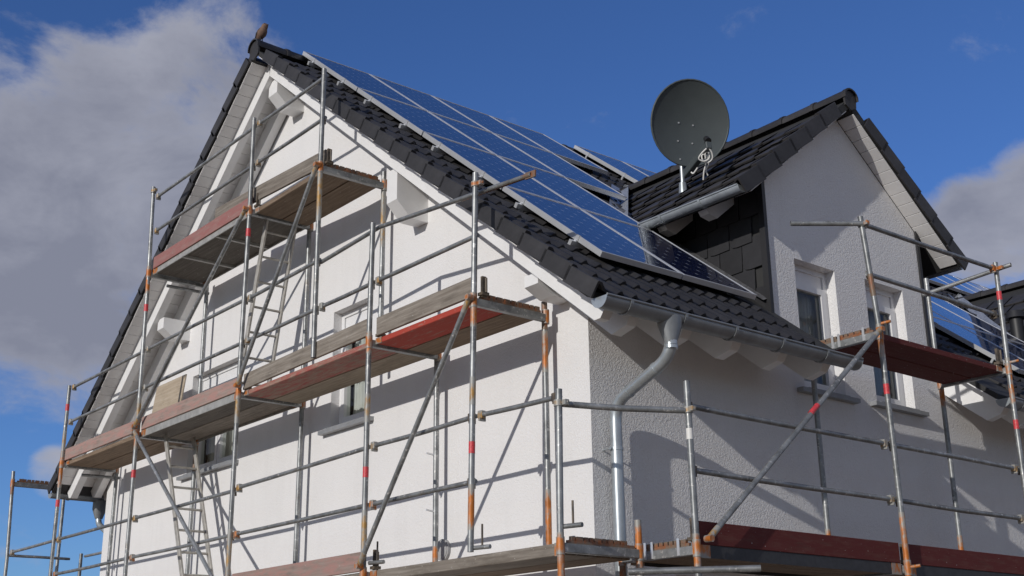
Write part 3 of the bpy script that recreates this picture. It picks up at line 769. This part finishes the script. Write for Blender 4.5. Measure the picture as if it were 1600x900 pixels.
# ------------------------------------------------------------------ satellite dish
def dish():
    base = Vector((-1.74, 3.36, DZ-DT*(DC-3.36)+.13))
    e = empty('satellite_dish', base, 'dark grey satellite dish on a short pole on the dormer roof', 'satellite dish')
    ctr = CAM + ray(1079, 192)*13.05
    to = (CAM-ctr).normalized()
    nrm = (Matrix.Rotation(R(22), 3, _u2) @ to); nrm.z += .13; nrm.normalize()
    right = nrm.cross(Vector((0, 0, 1))).normalized()*-1; up = nrm.cross(right).normalized()
    if up.z < 0: up = -up
    Rr, Ru, dep = .425, .445, .085; n = 40; rg = 9; mb = MB(); v = []
    for i in range(rg+1):
        t = i/rg
        for k in range(n):
            an = 2*math.pi*k/n
            v.append(ctr + right*(Rr*t*math.cos(an)) + up*(Ru*t*math.sin(an)) + nrm*(dep*(t*t-1)))
    mb.add(v, [(i*n+k, i*n+(k+1) % n, (i+1)*n+(k+1) % n, (i+1)*n+k) for i in range(rg) for k in range(n)], True)
    bk = [q-nrm*.012 for q in v]; mb.add(bk, [(i*n+(k+1) % n, i*n+k, (i+1)*n+k, (i+1)*n+(k+1) % n) for i in range(rg) for k in range(n)], True)
    ref = mb.build('reflector', 'dish_grey', e)
    rim = MB(); pts = [ctr + right*(Rr*math.cos(2*math.pi*k/n)) + up*(Ru*math.sin(2*math.pi*k/n)) - nrm*.006 for k in range(n+1)]; rim.sweep(pts, .011, 8); rim.build('rim', 'dish_grey', ref)
    for (a, b) in ((-.10, .0), (.06, -.01), (-.10, -.19), (.06, -.20), (-.08, -.38)):
        t2 = (a/Rr)**2+(b/Ru)**2; q = ctr+right*a+up*b+nrm*(dep*(t2-1)); MB().tube(q, q+nrm*.008, .009, 8).build('bolt', 'alu', ref)
    lo = ctr - up*(Ru+.03) + nrm*.0
    end = CAM + ray(1108, 226)*12.55
    MB().tube(base-Vector((0, 0, .1)), base+Vector((0, 0, .10)), .055, 14, .04).build('roof_flange', 'zinc', e)
    MB().tube(base+Vector((0, 0, .02)), base+Vector((0, 0, .36)), .024, 12).build('pole', 'zinc', e)
    bkp = ctr-nrm*(dep+.02)-up*.2
    br = MB(); br.sweep([base+Vector((0, 0, .34)), bkp-nrm*.10-up*.05, bkp], .035, 10); br.build('bracket', 'dish_grey', e)
    st = base+Vector((0, 0, .17))+nrm*.04
    st = CAM+ray(1072, 272)*12.95
    d = (end-st).normalized(); sd = d.cross(up).normalized(); ar = MB(); q = sd.cross(d).normalized()
    ar.bbox((0, -.03, -.04), ((end-st).length, .03, .04), .006, mtx=frame_mtx(st, d, sd, q)); arm = ar.build('feed_arm', 'dish_grey', e)
    MB().tube(bkp-up*.22, st, .02, 8).build('arm_joint', 'dish_grey', arm)
    l = MB(); hd = (ctr-end).normalized(); b0 = end+Vector((0, 0, .03))
    l.tube(b0-d*.16-sd*.03, b0-d*.02+hd*.02, .03, 12); l.tube(b0+hd*.02, b0+hd*.09, .034, 12, .028); l.build('receiver', 'rubber', e)
    CB = [[(1104, 232), (1096, 240), (1092, 248), (1100, 252), (1108, 247), (1107, 238), (1102, 240), (1103, 255), (1100, 268), (1099, 281)],
          [(1106, 230), (1112, 238), (1113, 248), (1106, 254), (1098, 250), (1097, 242), (1104, 243), (1107, 256), (1103, 266), (1106, 274)],
          [(1090, 262), (1086, 268), (1083, 271), (1080, 269)]]
    for j, cpx in enumerate(CB):
        cb = MB(); pts = [CAM+ray(*q_)*(12.52+.02*j+.012*i) for i, q_ in enumerate(cpx)]
        sm = []
        for i in range(len(pts)-1):
            p0 = pts[max(0, i-1)]; p1 = pts[i]; p2 = pts[i+1]; p3 = pts[min(len(pts)-1, i+2)]
            for k in range(6):
                t = k/6; sm.append(.5*((2*p1)+(p2-p0)*t+(2*p0-5*p1+4*p2-p3)*t*t+(3*p1-p0-3*p2+p3)*t**3))
        cb.sweep(sm+[pts[-1]], .0082, 6); cb.build('cable', 'cable', e)
dish()

# ------------------------------------------------------------------ bird
def bird():
    b0 = Vector((RX+.01, YV+.10, RTOP+.106))
    e = empty('bird', b0, 'small brown bird perched on the very end of the roof ridge', 'bird')
    f = Vector((.95, .3, 0)).normalized()
    sp = [(-.115, .035, .010), (-.085, .045, .016), (-.06, .06, .026), (-.04, .085, .042), (-.012, .115, .052), (.012, .145, .046), (.026, .17, .034), (.034, .19, .033), (.042, .208, .031), (.047, .222, .020), (.048, .229, .006)]
    mb = MB(); mb.sweep([b0+f*a+Vector((0, 0, z)) for a, z, r_ in sp], [r_*1.18 for *_, r_ in sp], 14); body = mb.build('body', 'bird_brown', e)
    bk = MB(); q = b0+f*.07+Vector((0, 0, .205)); bk.tube(q, q+f*.03-Vector((0, 0, .006)), .008, 8, .001); bk.build('beak', 'bird_dark', e)
    sd = f.cross(Vector((0, 0, 1)))
    for s_ in (-1, 1):
        l = MB(); p = b0+sd*(.02*s_)-f*.01; l.sweep([p+Vector((0, 0, .075)), p+Vector((0, 0, .002)), p+f*.03], .005, 6); l.build('leg', 'bird_dark', e)
        w = MB(); w.sweep([b0+f*.005+sd*(.045*s_)+Vector((0, 0, .15)), b0-f*.04+sd*(.046*s_)+Vector((0, 0, .10)), b0-f*.10+sd*(.018*s_)+Vector((0, 0, .045))], [.012, .016, .004], 8); w.build('wing', 'bird_dark', e)
        MB().tube(q-f*.012+sd*(.026*s_)+Vector((0, 0, .008)), q-f*.012+sd*(.031*s_)+Vector((0, 0, .008)), .005, 8).build('eye', 'rubber', e)
bird()

# ------------------------------------------------------------------ scaffolding
TRD = .0245; WI = .75
gs = empty('scaffold', (-5, .4, GROUND), 'galvanised tube scaffold along the white gable wall, three decks high', 'scaffold')
es = empty('scaffold', (.05, 3.5, GROUND), 'galvanised tube scaffold along the eaves side below the dormer', 'scaffold')
def post(parent, pts, tapes=(), paint=(), hollow=True):
    """upright through the given points; red tape bands and painted lengths are sleeves on it"""
    pts = [Vector(p) for p in pts]
    pts.sort(key=lambda p: p.z)
    o = MB().sweep(pts, TRD, 14, True, hollow).build('post', 'steel', parent)
    def at(z):
        for a, b in zip(pts, pts[1:]):
            if a.z <= z <= b.z: return a.lerp(b, (z-a.z)/(b.z-a.z))
        return pts[0] if z < pts[0].z else pts[-1]
    for z in tapes: MB().tube(at(z-.045), at(z+.045), TRD+.0012, 14).build('tape_band', 'red_tape', o)
    for (z0, z1, mt_) in paint: MB().tube(at(z0), at(z1), TRD+.0007, 14).build('paint_band', mt_, o)
    return o
def collar(parent, p, mat='orange_worn', r=.033, h=.05):
    mb = MB(); p = Vector(p); mb.tube(p-Vector((0, 0, h/2)), p+Vector((0, 0, h/2)), r, 12); mb.build('coupler', mat, parent)
def clamp(parent, p, d, mat='yellow_worn'):
    """swivel clamp: collar, bolt and nut"""
    p = Vector(p); d = Vector(d).normalized(); mb = MB()
    mb.tube(p-Vector((0, 0, .022)), p+Vector((0, 0, .022)), .034, 12)
    mb.tube(p+d*.03, p+d*.085, .010, 8); mb.box((-.018, -.018, -.018), (.018, .018, .018), Matrix.Translation(p+d*.06))
    mb.build('clamp', mat, parent)
def guard(parent, a, b, c0=None, c1=None, r=.0195):
    a, b = Vector(a), Vector(b); d = (b-a).normalized()
    mb = MB(); md = (a+b)/2+Vector((0, random.uniform(-.004, .004), random.uniform(-.009, .003))); mb.sweep([a+d*.05, (a+d*.05).lerp(md, .5)+Vector((0, 0, -.001)), md, (b-d*.05).lerp(md, .5), b-d*.05], r, 12)
    mb.tube(a+d*.012, a+d*.052, r*.9, 10, r); mb.tube(b-d*.052, b-d*.012, r, 10, r*.9)
    o = mb.build('guard_rail', 'steel', parent)
    side = d.cross(Vector((0, 0, 1))).normalized()
    for q, m_ in ((a+d*.06, c0), (b-d*.06, c1)):
        if m_:
            c = MB(); fm = frame_mtx(q, d, side, (0, 0, 1)); c.bbox((-.034, -.024, -.032), (.02, .024, .032), .006, fm); c.box((-.012, -.03, -.05), (.006, .03, -.025), fm); c.build('wedge_box', m_, o)
    return o
def transom(parent, a, b, teeth=False, mat='steel'):
    """cross-piece of a frame, with the toothed edge where no deck covers it"""
    a, b = Vector(a), Vector(b); d = (b-a).normalized(); s_ = d.cross(Vector((0, 0, 1))); L_ = (b-a).length
    fm = frame_mtx(a, d, s_, (0, 0, 1))
    mb = MB(); mb.bbox((.02, -.024, -.075), (L_-.02, .024, -.012), .004, fm); o = mb.build('transom', mat, parent)
    if teeth:
        t = MB(); x = .09; 
        t.box((.06, -.012, -.012), (L_-.06, .012, .012), fm)
        while x < L_-.12:
            w = random.choice((.035, .05, .06)); t.box((x, -.013, .0125), (x+w, .013, .04), fm); x += w+.014
        t.build('toothed_rail', 'rust', o)
        for x in (.15, L_*.55, L_*.64):
            h = MB(); h.box((x-.012, -.03, -.07), (x+.012, -.025, .05), fm); h.build('hook', 'alu', o)
    for x in (0, L_):
        c = MB(); c.tube(a+d*x-Vector((0, 0, .09)), a+d*x+Vector((0, 0, .03)), .0305, 12); c.build('coupler', 'orange_worn', o)
    return o
def pin(parent, p):
    """toe-board pin"""
    mb = MB(); p = Vector(p); mb.box((-.012, -.02, 0), (.012, .02, .17), Matrix.Translation(p)); mb.box((-.03, -.035, .01), (.03, .035, .035), Matrix.Translation(p)); mb.tube(p+Vector((.035, 0, .03)), p+Vector((.035, 0, .15)), .010, 8)
    mb.build('toe_board_pin', 'dark_clamp', parent)
def brace(parent, a, b):
    mb = MB(); a, b = Vector(a), Vector(b); d = (b-a).normalized(); mb.tube(a+d*.03, b-d*.03, .0215, 12); o = mb.build('brace', 'steel', parent)
    for p, s_ in ((a, 1), (b, -1)):
        MB().tube(p, p+d*(.14*s_), .0235, 12).build('paint_band', 'yellow_worn', o)
        c = MB(); si = d.cross(Vector((0, 0, 1))).normalized(); c.tube(p-si*.03+d*(.01*s_), p+si*.03+d*(.01*s_), .026, 12); c.build('swivel', 'orange_worn', o)
    return o
X = dict(m=-11.72, p0=-9.84, p1=-7.44, p2=-4.915, p3=-3.45, p4=-2.475, p5=-.975, p6=0.0)
OR, YE, DK = 'orange_worn', 'yellow_worn', 'dark_clamp'
# outer uprights
post(gs, [(-11.60, 0, GROUND), (-11.62, 0, .9), (-11.77, 0, 2.14)], (), [(1.8, 1.98, 'rust')])
post(gs, [(X['p0'], 0, GROUND), (X['p0'], 0, 2), (-9.84, 0, 3.02)], (2.72, 1.45), [(1.65, 2.14, OR), (2.15, 2.4, YE)])
post(gs, [(X['p1']+.01, 0, GROUND), (X['p1'], 0, 2), (-7.49, 0, 4), (-7.56, 0, 5.13)], (3.52, 1.5), [(1.78, 2.12, OR), (2.14, 2.4, YE), (3.7, 4.06, OR)])
post(gs, [(X['p2'], 0, GROUND), (X['p2'], 0, 2), (-4.90, 0, 4), (-4.92, 0, 5.07)], (3.72,), [(1.66, 1.98, YE), (.05, .6, YE)])
post(gs, [(-3.43, 0, 2.03), (-3.44, 0, 4), (-3.44, 0, 5.05)], (), [(3.4, 4.02, YE)])
post(gs, [(X['p4'], 0, GROUND), (X['p4'], 0, 2), (-2.46, 0, 3.08)], (.82,), [(1.86, 2.06, OR), (.1, .5, YE), (1.25, 1.5, YE)])
post(gs, [(-1.01, 0, .02), (-.965, 0, 2), (-.94, 0, 3.05)], (.80,), [(1.75, 2.02, OR), (.18, .52, OR), (1.13, 1.35, YE)])
post(gs, [(0, 0, GROUND), (0, 0, .02), (.02, 0, 1.06)], (), [(-.5, .06, OR)])
# inner uprights
for x, z0, z1, pb in ((-11.75, GROUND, 1.95, ()), (-9.84, GROUND, 2.0, ()), (-7.44, GROUND, 4.0, [(1.6, 2.4, 'rust')]), (-4.93, GROUND, 4.0, ()), (-3.45, 2.02, 4.12, [(3.3, 3.9, YE)]), (-2.50, GROUND, 2.0, [(0, .25, OR)]), (-.985, 0.02, 2.10, [(.02, .55, OR), (1.5, 1.85, OR), (1.86, 2.1, 'rust')])):
    post(gs, [(x, WI, z0), (x, WI, z1)], (), pb)
post(gs, [(0, WI, GROUND), (0, WI, .20)], (), [(-.2, .20, OR)])
# cross-pieces
for x, z, t in ((-11.75, 2.0, True), (X['p0'], 2, 0), (X['p1'], 2, 0), (X['p2'], 2, 0), (X['p4'], 2, 0), (-.97, 2, True), (-7.49, 4, 0), (-4.90, 4, 0), (-3.44, 4, True), (X['p2'], 0, 0), (X['p4'], 0, 0), (0, 0, True)):
    transom(gs, (x, 0, z), (x, WI, z), t)
# guard rails, bay by bay
YR = .045
def rails(z, xs, cols=(YE, DK)):
    for a, b in zip(xs, xs[1:]): guard(gs, (a, YR, z), (b, YR, z), cols[0], cols[1] if random.random() < .5 else None)
rails(.99, [-11.62, X['p0'], X['p1'], X['p2']]); guard(gs, (X['p2'], YR, 1.01), (X['p4'], YR, 1.045), YE); guard(gs, (X['p4'], YR, 1.045), (-.985, YR, 1.05), YE, DK); guard(gs, (-.98, YR, 1.05), (0, YR, 1.02), YE, DK)
rails(.55, [X['p0'], X['p1'], X['p2'], X['p4'], -.99], (OR, DK))
rails(3.0, [X['p0'], -7.47, -4.91], (YE, DK)); guard(gs, (-4.91, YR, 2.99), (-3.44, YR, 3.02), YE, DK)
o = MB().sweep([(-3.47, YR+.02, 3.00), (-2.46, YR+.03, 3.06), (-.35, YR+.05, 2.86)], .02, 12, True, True).build('guard_rail', 'steel', gs)
MB().sweep([(-1.25, YR+.05, 2.945), (-.36, YR+.05, 2.861)], .0208, 12, True).build('paint_band', 'rust', o)
b_ = MB(); b_.box((-.09, -.006, -.028), (.03, .006, .028), frame_mtx((-.33, YR+.05, 2.858), Vector((.945, 0, -.09)).normalized(), (0, 1, 0), Vector((.09, 0, .945)).normalized())); b_.build('lug', 'rust', o)
rails(2.53, [X['p0'], -7.46, X['p2'], -3.435, -2.465, -.955], (YE, DK))
rails(5.0, [-7.55, -4.915, -3.44], (YE, DK)); rails(4.53, [-7.52, -4.91, -3.44], (YE, DK))
guard(gs, (-11.65, 0, .95), (-11.65, WI+.15, .95)); guard(gs, (-11.65, 1.10, 1.0), (-10.6, 1.10, 1.0)); post(gs, [(-11.68, 1.06, GROUND), (-11.68, 1.06, 1.04)])
MB().tube((-9.9, .30, 1.86), (-9.85, WI+.05, 1.86), .02, 12).build('tie_tube', 'steel', gs)
MB().tube((-7.5, .25, 3.86), (-7.48, WI+.05, 3.86), .02, 12).build('tie_tube', 'steel', gs)
# braces
for a, b in (((-3.42, -.05, 3.99), (-4.86, -.05, 2.03)), ((-4.89, -.05, 3.99), (-7.42, -.05, 2.04)), ((-.95, -.05, 1.99), (-2.47, -.05, .03)), ((-7.42, -.05, 2.0), (-4.93, -.05, -.02))): brace(gs, a, b)
for x, z in ((-9.80, 2), (-7.36, 2), (-4.86, 2), (-2.40, 2), (-.93, 2), (-4.85, 4), (-3.40, 4), (-2.40, 0)): pin(gs, (x, .07, z))
for x, z in ((-1.01, .05), (.0, .10), (-2.42, .06)):
    MB().tube((x, .02, z), (x+.16, .06, z), .017, 10).build('stub', 'steel', gs); MB().tube((x+.09, .04, z), (x+.09, .04, z+.17), .008, 8).build('locking_pin', DK, gs)
clamp(gs, (.012, 0, .96), (1, .3, 0)); clamp(gs, (-.945, 0, 2.95), (1, .2, 0), OR); clamp(gs, (-7.55, 0, 5.07), (1, 0, 0))
for z in (1.05, .55):
    MB().tube((-2.50, WI-.02, z), (-2.50, WI-.10, z+.01), .008, 6).build('hook', 'alu', gs)

# eaves side
EX, EI = .42, -.33
post(es, [(EX, .90, GROUND), (EX, .90, 0), (EX, .89, 1.17)], (), [(-.18, .07, OR), (.74, .82, 'cable')])
post(es, [(EX, 3.43, GROUND), (EX, 3.43, 0), (EX, 3.39, 2.0), (EX, 3.28, 3.03)], (1.47,), [(-.6, .42, OR), (1.75, 2.05, OR), (2.3, 2.5, 'rust')])
post(es, [(EX, 5.47, GROUND), (EX, 5.48, 2.0), (EX, 5.51, 3.07)], (1.42, 2.72), [(1.62, 2.08, OR)])
post(es, [(EX, 7.98, GROUND), (EX, 7.98, 2.0)])
post(es, [(EI, .90, GROUND), (EI, .90, -.05)], (), [(-.6, -.05, 'rust')])
post(es, [(EI, 3.43, GROUND), (EI, 3.40, 1.98)], (), [(.1, .36, OR)]); post(es, [(EI, 5.50, GROUND), (EI, 5.49, 1.98)], (), [(.1, .45, OR), (1.72, 1.98, OR)])
post(es, [(EI, 5.46, 2.02), (EI, 5.45, 3.09)])
for y, z, t in ((.90, 0, True), (3.43, 0, 0), (5.48, 0, 0), (3.39, 2, True), (5.48, 2, 0)): transom(es, (EX, y, z), (EI, y, z), t)
guard(es, (0.015, 0, .955), (EX, .89, .95), None, None, .0235)
clamp(es, (EX, .892, .955), (1, -.3, 0))
for z, ys in ((1.0, (.89, 3.41, 5.475, 7.98)), (.53, (.90, 3.42, 5.475, 7.98))):
    for a, b in zip(ys, ys[1:]): guard(es, (EX-.045, a, z), (EX-.045, b, z), DK, YE, .0215)
guard(es, (EX-.04, 3.31, 2.99), (EX, 5.51, 3.0), OR, OR, .0215); guard(es, (EX-.045, 3.34, 2.52), (EX-.045, 5.49, 2.53), DK, DK, .0215)
o = MB().tube((.02, 2.80, 2.975), (EX+.05, 3.31, 2.955), .0235, 14, None, True, True).build('tie_tube', 'steel', es)
MB().tube((-.36, 5.41, 2.91), (.56, 5.55, 3.02), .022, 12, None, True, True).build('tie_tube', 'steel', es)
clamp(es, (EX, 3.29, 2.955), (1, -.2, 0), OR); clamp(es, (EX, 5.50, 3.0), (1, 0, 0), OR); clamp(es, (EI, 5.455, 2.93), (1, 0, 0))
MB().tube((.22, .42, -.20), (.88, 1.02, -.20), .0235, 12, None, True, True).build('tie_tube', 'steel', es)
brace(es, (EX+.05, 3.34, 1.99), (EX+.05, .97, .03))
MB().tube((EX+.05, 2.35, 1.177), (EX+.05, 2.25, 1.094), .023, 12).build('tape_band', 'red_tape', es)
pin(es, (EX-.07, .95, .02)); pin(es, (EX-.06, 3.47, .0)); pin(es, (EX-.05, 5.40, 2.0))
for p in ((EX, 3.43, -.03), (EX, 5.48, 2.03), (EX, 3.39, 2.05)):
    MB().tube(Vector(p), Vector(p)+Vector((.10, .03, .01)), .014, 10).build('locking_pin', OR, es)

# decks, toe boards, ladders: loose pieces laid on the scaffold
def plank(name, a, b, w, t, mat, parent=None, n=1, warp=0.0):
    """board from a to b (centre line of its top face), width w across, thickness t"""
    a, b = Vector(a), Vector(b); d = (b-a).normalized(); s_ = Vector((0, 0, 1)).cross(d).normalized(); u = d.cross(s_)
    mb = MB(); mb.bbox((0, -w/2, -t), ((b-a).length, w/2, 0), .005)
    return mb.build(name, mat, parent, frame_mtx(a, d, s_, u))
def deck(a, b, z, along, lo, hi, mats, label, group, t=.05, frame=None, bars=()):
    """platform of planks between two frames; lo..hi is its spread across"""
    P = (lambda l, c, h: Vector((l, c, h))) if along == 'x' else (lambda l, c, h: Vector((c, l, h)))
    e = empty('scaffold_deck', P((a+b)/2, (lo+hi)/2, z-t), label, 'scaffold deck', group)
    n = len(mats); w = (hi-lo)/n
    for i, m_ in enumerate(mats):
        c = lo+w*(i+.5); plank('plank', P(a+.035, c, z), P(b-.035, c, z), w-.012, t, m_, e)
    if frame:
        for c in (lo-.006, hi+.006):
            mb = MB(); q = [P(a+.035, c-.006, z-t-.025), P(b-.035, c+.006, z+.02)]
            mb.box(tuple(min(x, y) for x, y in zip(*q)), tuple(max(x, y) for x, y in zip(*q))); mb.build('side_rail', frame, e)
            for l0, l1 in ((a+.03, a+.16), (b-.16, b-.03)):
                mb = MB(); q = [P(l0, c-.008, z-t-.027), P(l1, c+.008, z+.022)]
                mb.box(tuple(min(x, y) for x, y in zip(*q)), tuple(max(x, y) for x, y in zip(*q))); mb.build('end_fitting', OR, e)
        for f in bars:
            l = a+(b-a)*f; mb = MB(); q = [P(l-.02, lo, z-t-.03), P(l+.02, hi, z-t-.001)]
            mb.box(tuple(min(x, y) for x, y in zip(*q)), tuple(max(x, y) for x, y in zip(*q))); mb.build('cross_bar', frame, e)
    else:
        for l0, l1 in ((a+.028, a+.12), (b-.12, b-.028)):
            mb = MB(); q = [P(l0, lo+.003, z-t-.004), P(l1, lo+.012, z+.003)]
            c0 = lo+.004 if along == 'x' else hi-.004
            q = [P(l0, c0-.004, z-t*.9), P(l1, c0+.001 if along == 'x' else c0+.003, z+.003)]
            q = [P(l0, lo-.001 if along == 'x' else hi-.009, z-t-.002), P(l1, lo+.009 if along == 'x' else hi+.001, z+.003)]
            mb.box(tuple(min(x, y) for x, y in zip(*q)), tuple(max(x, y) for x, y in zip(*q))); mb.build('end_fitting', OR, e)
    return e
LO, HI = .05, .70
DG = 'decks of the gable scaffold'
deck(X['p0'], X['p1'], 2.0, 'x', LO, HI, ['wood_brown', 'wood_brown'], 'weathered brown plank deck at the chimneyless far end of the gable scaffold, middle lift'.replace('chimneyless ', ''), DG)
deck(X['p1'], X['p2'], 2.0, 'x', LO, HI, ['ply_dark', 'wood_grey'], 'grey metal-edged deck above the double window, with lower ladder under it', DG, .045, 'deck_alu')
deck(X['p2'], X['p4'], 2.0, 'x', LO, HI, ['wood_red_pale', 'wood_pale'], 'worn pale red and bare wood plank deck in front of the narrow gable window', DG)
deck(X['p4'], -.97, 2.0, 'x', LO, HI, ['wood_red', 'wood_brown'], 'bright red and brown plank deck ending near the house corner', DG)
deck(-7.48, -4.90, 4.0, 'x', LO, HI, ['ply_dark'], 'metal framed dark plywood deck on the topmost lift behind the maroon toe board', DG, .03, 'deck_alu', (.33, .66))
deck(-4.90, -3.44, 4.0, 'x', LO, HI, ['wood_brown', 'wood_brown'], 'short two-plank deck on the topmost lift under the roof slope', DG, .055)
deck(X['p4'], 0, 0.0, 'x', LO, HI, ['wood_grey', 'wood_brown'], 'weathered grey plank deck on the lowest lift at the house corner', DG, .085)
deck(X['p2'], X['p4'], 0.0, 'x', LO, HI, ['wood_grey', 'wood_brown'], 'plank deck on the lowest lift behind the pale toe board', DG, .06)
DE = 'decks of the eaves scaffold'
deck(.92, 3.42, 0.0, 'y', EI+.05, EX-.05, ['wood_brown', 'wood_brown'], 'plank deck on the lowest lift below the eaves beside the downpipe', DE, .06, 'dark_edge')
deck(3.44, 5.48, 0.0, 'y', EI+.05, EX-.05, ['wood_brown', 'wood_brown'], 'plank deck on the lowest lift below the second dormer window', DE, .06, 'dark_edge')
deck(5.48, 7.98, 0.0, 'y', EI+.05, EX-.05, ['wood_brown', 'wood_brown'], 'plank deck on the lowest lift past the dormer', DE, .06, 'dark_edge')
deck(3.39, 5.48, 2.0, 'y', EI+.05, EX-.05, ['wood_maroon', 'wood_maroon'], 'dark maroon plank deck in front of the dormer windows', DE, .055)
def toe(a, b, mat, label, group, h=.15, t=.03):
    a, b = Vector(a), Vector(b); d = (b-a).normalized(); s_ = Vector((0, 0, 1)).cross(d).normalized(); u = d.cross(s_)
    mb = MB(); mb.bbox((0, -t/2, 0), ((b-a).length, t/2, h), .004)
    return tag(mb.build('toe_board', mat, None, frame_mtx(a, d, s_, u)), label, 'toe board', group)
TG = 'toe boards of the scaffolds'
toe((X['p0']+.03, .035, 2.01), (X['p1']-.03, .035, 2.01), 'wood_pink', 'pale pinkish toe board at the far end of the gable scaffold below the roof edge', TG)
toe((X['p1']+.06, .035, 2.01), (X['p2']-.03, .035, 2.01), 'wood_pink', 'pinkish toe board in front of the double window', TG)
toe((X['p2']+.06, .035, 2.005), (X['p4']-.03, .035, 2.045), 'wood_grey', 'grey weathered toe board lifted off the pale red deck', TG, .16)
toe((X['p4']+.08, .035, 2.01), (-.99, .035, 2.02), 'wood_grey', 'grey weathered toe board above the bright red deck', TG, .165)
toe((-7.42, .035, 4.01), (-4.93, .035, 4.01), 'wood_maroon_pink', 'faded maroon toe board on the topmost lift', TG, .15)
toe((-5.88, .075, 4.15), (-3.47, .075, 4.02), 'wood_grey', 'long grey toe board on the topmost lift overlapping the maroon one', TG, .17)
toe((X['p2']+.05, .035, .005), (X['p4']-.03, .035, .005), 'wood_pink', 'pale toe board on the lowest lift of the gable scaffold', TG, .16)
toe((EX-.045, .97, .005), (EX-.045, 3.38, .005), 'wood_maroon', 'dark maroon toe board on the lowest lift below the eaves gutter', TG, .165)
toe((EX-.045, 3.50, .005), (EX-.045, 5.44, .005), 'wood_maroon', 'dark maroon toe board on the lowest lift below the second dormer window', TG, .165)
toe((EX-.045, 5.52, .005), (EX-.045, 7.94, .005), 'wood_maroon', 'dark maroon toe board on the lowest lift past the dormer', TG, .165)
def ladder(top, bot, y0, y1, label):
    top, bot = Vector(top), Vector(bot); d = (bot-top); L_ = d.length; d.normalize()
    e = empty('ladder', (bot.x, (y0+y1)/2, bot.z), label, 'ladder', 'ladders in the gable scaffold')
    nv = Vector((0, 1, 0)).cross(d).normalized()
    for y in (y0, y1):
        mb = MB(); fm = frame_mtx(Vector((top.x, y, top.z)), d, (0, 1, 0), -nv); mb.bbox((0, -.013, -.03), (L_, .013, .03), .003, fm); mb.build('stile', 'wood_alu', e)
    k = .14
    while k < L_:
        p = top+d*k; mb = MB(); mb.tube((p.x, y0, p.z), (p.x, y1, p.z), .014, 8); mb.build('rung', 'wood_alu', e); k += .275
m_simple('wood_alu', (.42, .40, .36), .5, metal=.25, var=.25, scale=14)
ladder((-7.20, 0, 1.94), (-5.55, 0, -1.9), .25, .60, 'light aluminium ladder under the middle lift beside the double window')
ladder((-4.98, 0, 3.96), (-5.46, 0, 2.0), .25, .60, 'light aluminium ladder between the two upper lifts')
ps = MB(); ps.bbox((-.42, -.008, 0), (.42, .008, .80), .003)
tag(ps.build('plywood_sheet', 'ply_beige', None, frame_mtx((-7.93, .50, 2.0), (1, .0, .0), Vector((0, 1, -.12)).normalized(), Vector((0, .12, 1)).normalized())), 'beige plywood sheet standing on the pink boarded deck', 'plywood sheet')
